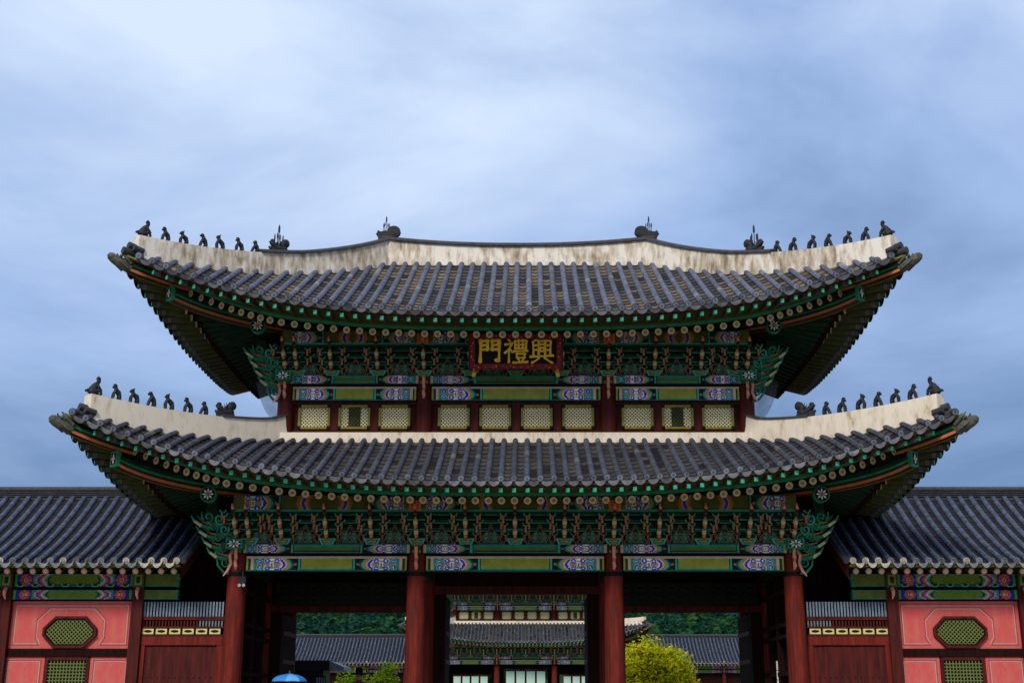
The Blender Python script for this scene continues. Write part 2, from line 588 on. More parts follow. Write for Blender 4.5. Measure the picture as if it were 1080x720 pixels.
def tile_faces(roof, faces, sp, tan, mb, roll_col=GREY_ROLL, coarse=False, drip_col=(0.055, 0.058, 0.072)):
    rr = sp * 0.235
    for face in faces:
        smax = roof.smax(face)
        n = int(smax / sp)
        rows = [i * sp + random.uniform(-0.012, 0.012) for i in range(-n, n + 1)]
        for a in rows:
            d0, d1 = roof.de(face, a), roof.dh(face, a)
            if d0 - d1 < 0.12:
                continue
            # the convex roll of cover tiles, each tile a little narrower at its upper end
            ln = d0 - d1
            nt_ = max(1, int(ln / 0.34))
            tone = jit(roll_col, 0.18)
            lat = Vector(roof.xy(face, 1, 0)) - Vector(roof.xy(face, 0, 0))
            lat = Vector((lat.x, lat.y, 0))
            segs = 5
            for k in range(nt_):
                da, db = d0 - ln * k / nt_, d0 - ln * (k + 1) / nt_
                pa, pb = roof.P(face, a, da), roof.P(face, a, db)
                ring = []
                for p, r_ in ((pa, rr * 1.0), (pb, rr * 0.975)):
                    ring.append([p + lat * (r_ * math.cos(math.pi * j / segs)) + Vector((0, 0, 0.035 + r_ * 1.05 * math.sin(math.pi * j / segs))) for j in range(segs + 1)])
                tt = jit(tone, 0.07)
                if random.random() < 0.03: tt = (tt[0] * 1.5 + 0.03, tt[1] * 1.4 + 0.025, tt[2] * 1.15 + 0.01)
                mb.grid(ring, 'roof_tile', tt)
                if k and not coarse:    # the lip of the tile above
                    lip = [[q + Vector((0, 0, 0)) for q in ring[0]], [pa + (q - pa) * 0.95 for q in ring[0]]]
                    mb.grid(lip, 'roof_tile', jit(DARK_PAN, 0.2), False)
            # round end tile
            pe = roof.P(face, a, d0)
            nv = Vector(roof.nrm(face)) + Vector((0, 0, -0.12))
            c = pe + Vector((random.uniform(-0.006, 0.006), 0, 0.055 + random.uniform(-0.008, 0.008))) + nv.normalized() * 0.05
            et = jit((0.105, 0.118, 0.16), 0.3)
            mb.tube([c - nv.normalized() * 0.10, c], rr * 1.2, 'roof_tile', 12, cap=False)
            k0 = len(mb.f)
            mb.disc(c, nv, rr * 1.2, 'roof_tile', 12)
            mb.disc(c + nv.normalized() * 0.008, nv, rr * 0.92, 'roof_tile', 12)
            mb.disc(c + nv.normalized() * 0.016, nv, rr * 0.40, 'roof_tile', 10)
            for i in range(k0 - 12, k0): mb.c[i] = jit(roll_col, 0.1)
            mb.c[k0] = tuple(q * 0.32 for q in et)
            mb.c[k0 + 1] = et
            mb.c[k0 + 2] = tuple(q * 0.55 for q in et)
        # concave pan tiles between the rolls
        for a0, a1 in zip(rows[:-1], rows[1:]):
            am = (a0 + a1) / 2
            d0 = roof.de(face, am)
            d1 = min(roof.dh(face, a0), roof.dh(face, a1))
            if d0 - roof.dh(face, am) < 0.05:
                continue
            ln = d0 - d1
            st = 0.34 if not coarse else 0.5
            ns = max(1, int(ln / st))
            patch = random.random()
            for k in range(ns):
                da, db = d0 - ln * k / ns, d0 - ln * (k + 1) / ns
                fa = []
                for d, up in ((da, 0.03), (db, 0.0)):
                    line = []
                    for j in range(5):
                        t = j / 4
                        a = lerp(a0, a1, t)
                        dd = max(d, roof.dh(face, a) - 0.12)
                        line.append(roof.P(face, a, dd, up + 0.03 - 0.055 * math.sin(math.pi * t)))
                    fa.append(line)
                wob = math.sin(am * 1.9 + 1.1) * 0.6 + math.sin(am * 7.3 + da * 1.3 + patch * 4) * 0.9 + math.sin(da * 1.7 + patch * 6.28) * 0.7
                w = min(1, max(0, 0.42 + wob * 0.6)) * tan
                if random.random() < 0.15 * tan: w *= 0.25
                base = tuple(lerp(GREY_PAN[q], TAN_PAN[q], w) for q in range(3))
                if random.random() < 0.14: base = DARK_PAN
                mb.grid(fa, 'roof_tile', jit(base, 0.22))
                if not coarse:
                    mb.grid([fa[0], [q - Vector((0, 0, 0.040)) for q in fa[0]]], 'roof_tile', jit(DARK_PAN, 0.2), False)
            # drip tile: a broad tongue hanging at the mouth of the pan
            pe0, pe1 = roof.P(face, a0, roof.de(face, a0)), roof.P(face, a1, roof.de(face, a1))
            nv = Vector(roof.nrm(face)) * 0.03
            top, bot = [], []
            for j in range(9):
                t = j / 8
                p = pe0.lerp(pe1, 0.03 + t * 0.94) + nv
                arch = math.sin(math.pi * t)
                top.append(p + Vector((0, 0, 0.02 - 0.045 * arch)))
                bot.append(p + Vector((0, 0, 0.0 - 0.150 * arch ** 0.55)) + nv * 0.9)
            mb.grid([top, bot], 'roof_tile', jit(drip_col, 0.45), False)
            mb.grid([[q + nv * -0.8 for q in top], [q - nv * 0.8 for q in bot]], 'roof_tile', DARK_PAN, False)
            mb.grid([bot, [q - nv * 0.8 for q in bot]], 'roof_tile', DARK_PAN, False)


class Eave:
    """the carpentry under one roof: decking, boards, rafters and flying rafters fanned at the corners"""
    def __init__(s, roof, wx, wy, zI, dzE=-0.22, dzM=-0.33):
        s.r, s.wx, s.wy, s.zI, s.dzE, s.dzM = roof, wx, wy, zI, dzE, dzM

    def line(s, face, a):
        r_ = s.r
        hw, wd = (s.wx, s.wy) if face in 'FB' else (s.wy, s.wx)
        E = r_.E(face, a, 0.10, s.dzE)
        ai = max(-hw, min(hw, a * (0.985 if abs(a) > hw else 1)))
        x, y = r_.xy(face, ai, wd - 0.3)
        I = Vector((x, y, s.zI))
        T = r_.de(face, a) - (wd - 0.3)
        t = 0.98 / T
        M = E.lerp(I, t)
        M.z = r_.z(face, a, r_.de(face, a)) + s.dzM - 0.20 * min(1, abs(a) / r_.smax(face)) ** 3
        return E, M, I

    def deck(s, faces, mb):
        for face in faces:
            sm = s.r.smax(face)
            n = 60
            rows = []
            for i in range(n + 1):
                a = -sm + 2 * sm * i / n
                E, M, I = s.line(face, a)
                rows.append((E + Vector((0, 0, 0.10)), M + Vector((0, 0, 0.25)), M + Vector((0, 0, 0.12)), I + Vector((0, 0, 0.12))))
            mb.grid([[q[0] for q in rows], [q[1] for q in rows]], 'olive_dark')
            mb.grid([[q[2] for q in rows], [q[3] for q in rows]], 'deck_green')
            for (inw, z0, z1, th, m) in ((0.035, -0.10, -0.045, 0.05, 'olive'), (0.055, -0.135, -0.102, 0.05, 'maroon'),):
                f0, f1, f2, f3 = [], [], [], []
                for i in range(n + 1):
                    a = -sm + 2 * sm * i / n
                    f0.append(s.r.E(face, a, inw, z1)); f1.append(s.r.E(face, a, inw, z0))
                    f2.append(s.r.E(face, a, inw + th, z0)); f3.append(s.r.E(face, a, inw + th, z1))
                mb.grid([f0, f1, f2, f3], m, None, False)
            # teal batten over the round rafter ends
            f = [[], [], [], [], []]
            for i in range(n + 1):
                a = -sm + 2 * sm * i / n
                E, M, I = s.line(face, a)
                o = (E - M); o.z = 0; o.normalize()
                for k, (dx, dz) in enumerate(((0.06, 0.19), (0.06, 0.115), (-0.03, 0.115), (-0.03, 0.19), (0.06, 0.19))):
                    f[k].append(M + o * dx + Vector((0, 0, dz)))
            mb.grid(f, 'teal', None, False)
            f = [[], [], []]
            for i in range(n + 1):
                a = -sm + 2 * sm * i / n
                E, M, I = s.line(face, a)
                o = (E - M); o.z = 0; o.normalize()
                for k, (dx, dz) in enumerate(((0.02, 0.26), (0.045, 0.195), (-0.03, 0.195))):
                    f[k].append(M + o * dx + Vector((0, 0, dz)))
            mb.grid(f, 'olive', None, False)

    def rafter_mesh(s, face, a):
        E, M, I = s.line(face, a)
        mb = MB()
        ax = (M - I).normalized()
        mb.tube([M, M - ax * 0.16, M - ax * 0.5, I], 0.106, 'green_mid', 10, mats=['maroon_dark', 'green_dark', 'green_dark'], cap=False)
        mb.disc(M, ax, 0.108, 'black_paint', 14)
        mb.disc(M + ax * 0.004, ax, 0.097, 'beige', 14)
        mb.disc(M + ax * 0.008, ax, 0.044, 'teal', 8)
        mb.disc(M + ax * 0.012, ax, 0.020, 'orange', 6)
        return mb

    def flying_mesh(s, face, a, corner=False):
        E, M, I = s.line(face, a)
        mb = MB()
        M2 = M.lerp(I, 0.1) + Vector((0, 0, 0.27))
        E2 = E + (E - M2) * 0.0
        mb.bar(E2, M2, 0.105, 0.115, 'deck_green')
        d = (E2 - M2).normalized()
        side = d.cross(Vector((0, 0, 1))).normalized()
        up = side.cross(d)
        for k, (w, h, m) in enumerate(((0.052, 0.057, 'teal'), (0.042, 0.047, 'teal_pale'),)):
            c = E2 + d * (0.003 + 0.003 * k)
            mb.add([c - side * w - up * h, c + side * w - up * h, c + side * w + up * h, c - side * w + up * h], [(0, 1, 2, 3)], m)
        # pale and violet bands round the shaft behind the end
        for (t, ln, m) in ((0.12, 0.03, 'violet_dim'), (0.17, 0.035, 'violet_dim')):
            p = E2 - d * t
            mb.bar(p, p - d * ln, 0.111, 0.121, m)
        q0 = E2 - d * 0.3 - up * 0.06
        mb.bar(q0, q0 - d * 0.45, 0.032, 0.012, 'orange_dull')
        return mb

    def build(s, parent, sp):
        r_ = s.r
        mbd = MB()
        s.deck('FBLR', mbd)
        mbd.build('eave_boarding', parent)
        for face in 'F':
            sm = r_.smax(face) - 0.42
            n = int(sm / sp)
            for i in range(-n, n + 1):
                a = i * sp
                s.rafter_mesh(face, a).build('rafter', parent)['skip_far'] = s.r.ty < 1
                s.flying_mesh(face, a).build('flying_rafter', parent)['skip_far'] = s.r.ty < 1
        rest, rest2 = MB(), MB()
        for face in 'LRB':
            sm = r_.smax(face) - 0.42
            n = int(sm / sp)
            for i in range(-n, n + 1):
                m1, m2 = s.rafter_mesh(face, i * sp), s.flying_mesh(face, i * sp)
                for (dst, src) in ((rest, m1), (rest2, m2)):
                    o = len(dst.v)
                    dst.v += src.v
                    dst.f += [tuple(q + o for q in f) for f in src.f]
                    dst.m += src.m; dst.c += src.c; dst.s += src.s
        a = tag(rest.build('side_rafters', parent), kind='stuff')
        b = tag(rest2.build('side_flying_rafters', parent), kind='stuff')
        a['skip_far'] = b['skip_far'] = True


# ------------------------------------------------------------------ painted timber
def dan_colour(d, v, field=(0.235, 0.255, 0.035), bright=1.25):
    """colour of the painted beam at d metres from its end post, v 0..1 up the beam"""
    c = None
    if v < 0.06 or v > 0.94:
        c = (0.012, 0.13, 0.09)
    elif d < 0.05: c = (0.24, 0.26, 0.03)
    elif d < 0.11: c = (0.012, 0.045, 0.025)
    elif d < 0.19: c = (0.60, 0.33, 0.22)
    elif d < 0.24: c = (0.02, 0.26, 0.19)
    elif d < 0.46:
        q = min(math.hypot((d - 0.35), (v - w) * 0.42) for w in (0.27, 0.73))
        c = (0.02, 0.17, 0.12)
        if q < 0.085: c = (0.10, 0.45, 0.36)
        if q < 0.058: c = (0.03, 0.05, 0.42)
        if q < 0.028: c = (0.62, 0.55, 0.50)
        if abs(v - 0.5) < 0.05: c = (0.50, 0.16, 0.08)
    elif d < 0.90:
        dx, dv = abs(d - 0.68), (v - 0.5) * 0.42
        c = (0.05, 0.36, 0.24)
        q = math.hypot(dx - 0.125, abs(dv) - 0.115)
        if q < 0.098: c = (0.70, 0.46, 0.36)
        if q < 0.070: c = (0.015, 0.05, 0.46)
        if q < 0.030: c = (0.70, 0.66, 0.66)
        q = math.hypot(dx - 0.12, dv)
        if q < 0.062: c = (0.50, 0.17, 0.08)
        if q < 0.030: c = (0.05, 0.36, 0.30)
        if dx < 0.045: c = (0.80, 0.76, 0.70)
        if dx < 0.026 and abs(dv) < 0.05: c = (0.45, 0.07, 0.06)
        if dx < 0.045 and abs(abs(dv) - 0.10) < 0.02: c = (0.05, 0.32, 0.26)
    elif d < 1.36:
        q = d - 0.86 + 0.17 * (abs(v - 0.5) * 2) ** 1.8
        for lim, cc in ((0.07, (0.66, 0.36, 0.28)), (0.10, (0.78, 0.7, 0.68)), (0.18, (0.015, 0.05, 0.46)), (0.22, (0.70, 0.5, 0.36)), (0.29, (0.55, 0.22, 0.02)), (0.35, (0.03, 0.36, 0.30)), (0.40, (0.01, 0.10, 0.07))):
            if q < lim:
                c = cc
                break
        if c is None:
            c = (0.010, 0.014, 0.012)
            if math.hypot(d - 1.29, (v - 0.5) * 0.42) < 0.04: c = (0.45, 0.16, 0.06)
    elif d < 1.41: c = (0.03, 0.36, 0.28)
    elif d < 1.44: c = (0.006, 0.012, 0.01)
    else:
        c = field
        if v < 0.16: c = (0.02, 0.22, 0.16)
        elif v < 0.20: c = (0.01, 0.02, 0.012)
    return tuple(q * bright for q in c)


def painted_panel(mb, L_, z0, z1, y, fn, y_top=None, cell=0.024):
    """the front face of a beam of length L_, centred on x = 0, as a fine grid of painted cells"""
    nx, nz = max(4, int(L_ / cell)), max(5, int((z1 - z0) / 0.028))
    o = len(mb.v)
    for j in range(nz + 1):
        for i in range(nx + 1):
            mb.v.append((-L_ / 2 + L_ * i / nx, lerp(y, y if y_top is None else y_top, j / nz), lerp(z0, z1, j / nz)))
    for j in range(nz):
        for i in range(nx):
            x = -L_ / 2 + L_ * (i + 0.5) / nx
            d = L_ / 2 - abs(x)
            mb.f.append((o + j * (nx + 1) + i, o + j * (nx + 1) + i + 1, o + (j + 1) * (nx + 1) + i + 1, o + (j + 1) * (nx + 1) + i))
            mb.m.append('painted'); mb.s.append(False)
            mb.c.append(fn(d, (j + 0.5) / nz))


def squeeze(L_):
    k = min(1.0, L_ / 2 / 2.08)
    return 1 / max(k, 0.62)


def beam_mesh(L_, h, depth, kind):
    k = squeeze(L_)
    mb = MB()
    if kind == 'lintel':
        fn = lambda d, v: (0.50, 0.37, 0.27) if v > 0.88 and d < 99 else dan_colour(d * k, v / 0.88)  # pale top strip: light caught on the beam's upper edge, set into the paint
    elif kind == 'plate':
        def fn(d, v):
            c = dan_colour(d * k, v, (0.10, 0.14, 0.022), 0.85)
            if d * k > 1.44 and (v > 0.72 or v < 0.25): c = (0.012, 0.20, 0.15) if (v > 0.78 or v < 0.2) else (0.006, 0.012, 0.01)
            return c
    else:
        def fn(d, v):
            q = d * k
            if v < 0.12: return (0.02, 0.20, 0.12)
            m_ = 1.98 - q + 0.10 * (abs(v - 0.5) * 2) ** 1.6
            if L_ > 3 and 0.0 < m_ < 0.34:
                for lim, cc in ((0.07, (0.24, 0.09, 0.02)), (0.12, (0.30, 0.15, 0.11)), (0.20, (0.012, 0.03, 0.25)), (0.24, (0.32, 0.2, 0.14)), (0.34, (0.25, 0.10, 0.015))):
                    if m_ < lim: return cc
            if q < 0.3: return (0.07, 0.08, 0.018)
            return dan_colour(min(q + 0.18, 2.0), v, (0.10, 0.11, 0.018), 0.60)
    mb.span(-L_ / 2, L_ / 2, -depth / 2 + 0.003, depth / 2, 0, h, 'green_dark')
    painted_panel(mb, L_, 0.001, h - 0.001, -depth / 2, fn)
    if kind == 'lintel':
        mb.span(-L_ / 2, L_ / 2, -depth / 2 + 0.02, depth / 2, h, h + 0.08, 'maroon_dark')
    return mb.mesh('painted_beam')


# ------------------------------------------------------------------ bracket set (origin on the plate, outward is -y)
def trapezoid(w0, w1, z0, z1):
    return [(-w0 / 2, z0), (w0 / 2, z0), (w1 / 2, z1), (-w1 / 2, z1)]


def shift(pts, dx, dz=0):
    return [(x + dx, z + dz) for x, z in pts]


def tray(mb, x, y, z, w=0.19, h=0.075):
    mb.prism_y(shift(trapezoid(w * 0.62, w, 0, h), x, z), y - 0.05, y + 0.07, 'teal_pale')
    mb.prism_y(shift(trapezoid(w * 0.40, w * 0.62, 0.020, h), x, z), y - 0.054, y - 0.04, 'black_paint')


def bracket_meshes():
    arms = MB()
    for k in range(3):
        y = -0.26 * k
        z = 0.165 + 0.215 * k
        for (ln, yy, zz) in ((0.56 + 0.06 * k, y, z), (0.80, y + 0.05, z + 0.10)):
            # arm: a bow with swept-up ends
            pts = [(-ln / 2, zz + 0.055), (-ln / 2 + 0.05, zz + 0.012), (-ln / 2 + 0.14, zz), (ln / 2 - 0.14, zz), (ln / 2 - 0.05, zz + 0.012), (ln / 2, zz + 0.055), (ln / 2, zz + 0.12), (-ln / 2, zz + 0.12)]
            arms.prism_y(pts, yy - 0.045, yy + 0.045, 'green_dark')
            arms.span(-ln / 2 + 0.10, ln / 2 - 0.10, yy - 0.049, yy, zz + 0.004, zz + 0.024, 'teal_pale')
            for sx in (-1, 1):
                arms.span(sx * (ln / 2 - 0.03) - 0.034, sx * (ln / 2 - 0.03) + 0.034, yy - 0.052, yy + 0.02, zz - 0.085, zz + 0.115, 'maroon_dark')
                arms.span(sx * (ln / 2 - 0.03) - 0.027, sx * (ln / 2 - 0.03) + 0.027, yy - 0.056, yy, zz - 0.080, zz + 0.110, 'post_brown')
                tray(arms, sx * (ln / 2 - 0.03), yy, zz + 0.105, 0.20, 0.078)
        # the outward beams
        arms.span(-0.05, 0.05, y - 0.22, 0.05, z + 0.01, z + 0.13, 'green_dark')
    cap = MB()
    cap.prism_y(trapezoid(0.30, 0.46, 0.0, 0.165), -0.24, 0.20, 'teal_pale')
    cap.prism_y(shift(trapezoid(0.22, 0.33, 0.035, 0.13), 0), -0.244, -0.2, 'black_paint')
    cap.prism_y(shift(trapezoid(0.19, 0.28, 0.05, 0.115), 0), -0.248, -0.2, 'yellow_green')
    ton = []
    for k in range(2):
        y = -0.26 - 0.24 * k
        z = 0.20 + 0.225 * k
        t = MB()
        t.tube([(0, y + 0.12, z + 0.03), (0, y - 0.08, z - 0.02), (0, y - 0.17, z - 0.02), (0, y - 0.23, z + 0.06), (0, y - 0.245, z + 0.12), (0, y - 0.235, z + 0.165), (0, y - 0.26, z + 0.19), (0.01, y - 0.33, z + 0.225)],
               [0.05, 0.052, 0.046, 0.060, 0.062, 0.045, 0.034, 0.014], 'pale_green', 8, mats=['green_mid', 'maroon', 'post_brown', 'pale_green', 'pale_green', 'peach', 'orange'])
        ton.append(t.mesh('tongue_arm'))
    top = MB()
    top.tube([(0, -0.86, 0.74), (0, -0.96, 0.76), (0.004, -1.015, 0.83), (-0.006, -1.01, 0.90), (-0.012, -1.04, 0.97)], [0.05, 0.048, 0.042, 0.036, 0.02], 'orange', 8, mats=['green_mid', 'maroon', 'peach', 'orange'])
    return arms.mesh('bracket_set'), cap.mesh('capital_block'), ton, top.mesh('beam_tip')


BR_ARMS, BR_CAP, BR_TON, BR_TIP = bracket_meshes()


def bracket(parent, x, y, z, rz=0, sz=1.0, front=True):
    b = place(BR_ARMS, 'bracket_set', parent, (x, y, z), rz, (1, 1, sz))
    place(BR_CAP, 'capital_block', b)
    for t in BR_TON:
        place(t, 'tongue_arm', b)
    place(BR_TIP, 'beam_tip', b)
    return b


def motif_mesh(w):
    """panel between two bracket sets with a bell-shaped lotus and flame motif"""
    mb = MB()
    mb.span(-w / 2, w / 2, 0.0, 0.06, 0, 0.95, 'green_dark')
    for z in (0.36, 0.57, 0.78):
        mb.span(-w / 2, w / 2, -0.07, -0.002, z, z + 0.085, 'green_dark')
        mb.span(-w / 2, w / 2, -0.075, -0.02, z + 0.002, z + 0.026, 'teal_pale')
        mb.span(-w / 2, w / 2, -0.075, -0.02, z + 0.068, z + 0.084, 'teal')
    def bell(s, dz):
        half = [(0.36, 0.0), (0.365, 0.06), (0.27, 0.11), (0.235, 0.20), (0.15, 0.29), (0.075, 0.335), (0.062, 0.43), (0.03, 0.50)]
        pts = [(x * s, dz + z * s) for x, z in half]
        return pts + [(-x, z) for x, z in reversed(pts)]
    for i, (s_, m) in enumerate(((1.0, 'post_brown'), (0.955, 'black_paint'), (0.86, 'teal_grey'), (0.79, 'green_dark'), (0.66, 'maroon'), (0.62, 'black_paint'), (0.54, 'teal_grey'), (0.44, 'green_mid'), (0.24, 'teal_grey'), (0.16, 'maroon'))):
        mb.prism_y(bell(s_, 0.012 + (1 - s_) * 0.10), -0.20 - 0.004 * i, -0.02, m)
    for sx in (-1, 1):
        for i in range(2):
            mb.prism_y(shift([(0.05 * math.cos(q * 0.785), 0.05 * math.sin(q * 0.785)) for q in range(8)], sx * (0.13 - 0.03 * i), 0.17 + 0.1 * i), -0.232, -0.1, 'teal_grey')
    return mb.mesh('motif_panel')


# ------------------------------------------------------------------ corner carpentry
def star_plate(w, h, round_=False):
    mb = MB()
    if round_:
        for i, (r_, m) in enumerate(((w, 'teal'), (w * 0.86, 'black_paint'))):
            mb.prism_y([(r_ * math.cos(k * math.pi / 10), r_ * math.sin(k * math.pi / 10)) for k in range(20)], -0.01 * i - 0.06, 0.12, m)
        rad = w * 0.72
        y = -0.076
    else:
        mb.span(-w / 2, w / 2, -0.06, 0.3, -h / 2, h / 2, 'teal')
        mb.span(-w / 2 + 0.035, w / 2 - 0.035, -0.07, 0, -h / 2 + 0.035, h / 2 - 0.035, 'black_paint')
        rad = min(w, h) * 0.44
        y = -0.076
    kx = 1.0 if round_ else (w / h) * 1.0
    for k in range(8):
        a = k * math.pi / 4 + 0.39 * (0 if round_ else 0)
        ca, sa = math.cos(a), math.sin(a)
        pts = [(0.2 * rad * ca * kx, 0.2 * rad * sa), ((0.7 * ca - 0.16 * sa) * rad * kx, (0.7 * sa + 0.16 * ca) * rad), (rad * ca * kx, rad * sa), ((0.7 * ca + 0.16 * sa) * rad * kx, (0.7 * sa - 0.16 * ca) * rad)]
        mb.prism_y(pts, y - 0.001 * k, y + 0.02, 'white_paint')
    mb.prism_y([(0.12 * rad * math.cos(k * 1.05), 0.12 * rad * math.sin(k * 1.05)) for k in range(6)], y - 0.012, y, 'peach')
    return mb.mesh('end_plate')


def scroll(mb, c, dirx, r0, turns, m, rad=0.03, start=0.0, diag=(-0.707, -0.707)):
    pts = []
    n = int(14 * turns)
    for i in range(n + 1):
        t = i / n
        a = start + dirx * t * turns * 2 * math.pi
        rr = r0 * (1 - 0.8 * t)
        u, w = rr * math.cos(a), rr * math.sin(a)
        pts.append((c[0] + diag[0] * u, c[1] + diag[1] * u, c[2] + w))
    mb.tube(pts, [rad * (1 - 0.5 * i / n) for i in range(n + 1)], m, 6)


def corner_bracket(parent, cx, cy, zb, zt):
    """carved corner bracket fanning out along the diagonal from a corner column at (cx, cy), built for the left side and mirrored"""
    sx = -1 if cx < 0 else 1
    mb = MB()
    D = Vector((sx * 0.707, -0.707, 0))
    H = zt - zb
    def pt(u, w, off=0.0):
        return Vector((cx, cy, zb)) + D * u + Vector((0, 0, w)) + Vector((sx * -0.707, -0.707, 0)) * off
    rnd = random.Random(3)
    # three tiers of curling arms
    for k in range(4):
        u0, w0 = 0.10 + 0.17 * k, -0.30 + H * (0.06 + 0.27 * k)
        mb.tube([pt(0.0, w0 + 0.14), pt(u0, w0 + 0.0), pt(u0 + 0.30, w0 - 0.06), pt(u0 + 0.58, w0 - 0.03), pt(u0 + 0.78, w0 + 0.07), pt(u0 + 0.88, w0 + 0.20)], [0.05, 0.06, 0.06, 0.05, 0.035, 0.012], 'teal', 8, mats=['green_mid', 'teal', 'teal', 'pale_green', 'teal'])
        mb.tube([pt(0.05, w0 + 0.21, 0.04), pt(u0, w0 + 0.05, 0.04), pt(u0 + 0.30, w0 + 0.03, 0.04), pt(u0 + 0.56, w0 + 0.06, 0.04)], [0.03, 0.035, 0.03, 0.012], 'orange', 6)
        scroll(mb, pt(u0 + 0.08, w0 + 0.17, 0.06), 1, 0.15, 1.4, 'teal_pale', 0.038, 0.5 + k, (D.x, D.y))
        scroll(mb, pt(u0 + 0.40, w0 + 0.20, 0.06), -1, 0.14, 1.3, 'teal', 0.036, 2.0 + k, (D.x, D.y))
        for f in range(3):
            a = 0.5 + 0.5 * f
            p = pt(u0 + 0.5, w0 + 0.08)
            mb.tube([p, p + D * 0.12 * math.cos(a) + Vector((0, 0, 0.10 * math.sin(a))), p + D * 0.28 * math.cos(a * 1.3) + Vector((0, 0, 0.30 * math.sin(a)))], [0.036, 0.032, 0.008], 'teal' if f % 2 else 'green_mid', 6)
    # hanging tail on the column
    mb.tube([pt(0.18, -0.02, 0.05), pt(0.30, -0.22, 0.05), pt(0.24, -0.42, 0.05), pt(0.34, -0.62, 0.05), pt(0.46, -0.76, 0.05)], [0.045, 0.05, 0.045, 0.04, 0.012], 'peach', 7)
    scroll(mb, pt(0.40, -0.40, 0.0), 1, 0.17, 1.6, 'teal', 0.032, 0.3, (D.x, D.y))
    scroll(mb, pt(0.58, -0.20, 0.0), -1, 0.13, 1.4, 'teal', 0.03, 1.3, (D.x, D.y))
    scroll(mb, pt(0.20, -0.60, 0.0), -1, 0.10, 1.3, 'teal', 0.026, 1.3, (D.x, D.y))
    mb.tube([pt(0.15, -0.70), pt(0.42, -0.66), pt(0.60, -0.50), pt(0.66, -0.28)], [0.02, 0.035, 0.03, 0.01], 'teal', 6)
    # board behind the carving
    n = Vector((D.y, -D.x, 0)) * 0.03
    ring = [pt(0.0, -0.45), pt(0.20, -0.45), pt(0.36, -0.1), pt(0.85, H * 0.62), pt(0.95, H * 0.9), pt(0, H * 0.95)]
    mb.add([q + n for q in ring] + [q - n for q in ring], [(0, 1, 2, 3, 4, 5), (11, 10, 9, 8, 7, 6)] + [(i, (i + 1) % 6, (i + 1) % 6 + 6, i + 6) for i in range(6)], 'green_dark')
    return mb.build('corner_bracket', parent)


def corner_rafter(parent, A, Mid, B, tip, Tb):
    """hip rafter A..Mid..B with an upper rafter on it running to the tip, and a carved grey cap"""
    A, Mid, B, tip = map(Vector, (A, Mid, B, tip))
    d = (tip - A); d.z = 0; d.normalize()
    side = Vector((d.y, -d.x, 0))
    mb = MB()
    def beam(pts, w, h0, h1, m, m_edge):
        n = len(pts)
        rows = [[], [], [], [], []]
        for i, p in enumerate(pts):
            h = lerp(h0, h1, i / (n - 1))
            for k, (a, b) in enumerate(((-1, 1), (1, 1), (1, 0), (-1, 0), (-1, 1))):
                rows[k].append(p + side * a * w / 2 + Vector((0, 0, b * h)))
        mb.grid(rows, m, None, False)
        for a in (-1, 1):      # orange lower edge on both cheeks
            mb.grid([[p + side * a * (w / 2 + 0.012) + Vector((0, 0, 0.06)) for p in pts], [p + side * a * (w / 2 + 0.012) + Vector((0, 0, -0.012)) for p in pts]], m_edge, None, False)
            mb.grid([[p + side * a * (w / 2 + 0.008) + Vector((0, 0, 0.19)) for p in pts], [p + side * a * (w / 2 + 0.008) + Vector((0, 0, 0.13)) for p in pts]], 'teal', None, False)
        e = pts[-1]
        mb.add([e + side * w / 2, e - side * w / 2, e - side * w / 2 + Vector((0, 0, h1)), e + side * w / 2 + Vector((0, 0, h1))], [(0, 1, 2, 3)], m)
    def bez(p, q, r_, n=10):
        return [p.lerp(q, t / n).lerp(q.lerp(r_, t / n), t / n) for t in range(n + 1)]
    beam(bez(A, Mid, B), 0.26, 0.34, 0.28, 'green_dark', 'orange_line')
    S = A.lerp(B, 0.50) + Vector((0, 0, 0.36))
    K = B + Vector((0, 0, 0.28))
    T = Vector(Tb)
    beam(bez(S, K - d * 0.1, T), 0.22, 0.26, 0.24, 'green_dark', 'orange_line')
    o = mb.build('corner_rafter', parent)
    # carved cap
    c = MB()
    up = Vector((0, 0, 1))
    tc_ = tip - (T + up * 0.12)
    sl = tc_.normalized()
    Lc = tc_.length / 0.55
    pts = [T - sl * 0.05 + up * 0.12, T + sl * 0.12 * Lc + up * 0.11, T + sl * 0.26 * Lc + up * 0.09, T + sl * 0.40 * Lc + up * 0.08, T + sl * 0.49 * Lc + up * 0.10, T + sl * 0.55 * Lc + up * 0.12]
    c.tube(pts, [0.15, 0.155, 0.145, 0.125, 0.11, 0.05], 'cap_stone', 10)
    for s_ in (-1, 1):
        c.tube([T + side * s_ * 0.16 + up * 0.18, T + sl * 0.2 + side * s_ * 0.17 + up * 0.25, T + sl * 0.32 + side * s_ * 0.12 + up * 0.34], [0.05, 0.045, 0.015], 'cap_stone', 6)
        c.ball(T + sl * 0.30 + side * s_ * 0.13 + up * 0.22, 0.05, 'cap_stone', 8, 5)
        c.tube([T + sl * 0.1 + side * s_ * 0.17 + up * 0.0, T + sl * 0.3 + side * s_ * 0.15 + up * 0.04, T + sl * 0.5 + side * s_ * 0.06 + up * 0.13], [0.03, 0.035, 0.02], 'cap_stone', 6)
    c.build('rafter_cap', o)
    p = MB()
    e0 = B + d * 0.012 + Vector((0, 0, 0.17))
    def quad(w, h, off, m):
        q = e0 + d * off
        p.add([q - side * w - up * h, q + side * w - up * h, q + side * w + up * h, q - side * w + up * h], [(0, 1, 2, 3)], m)
    p.bar(e0 - d * 0.07, e0 + d * 0.03, 0.32, 0.38, 'teal')
    quad(0.11, 0.14, 0.034, 'black_paint'); quad(0.03, 0.11, 0.038, 'white_paint'); quad(0.08, 0.03, 0.042, 'white_paint'); quad(0.045, 0.045, 0.046, 'peach')
    p.build('end_plate', o)
    return o


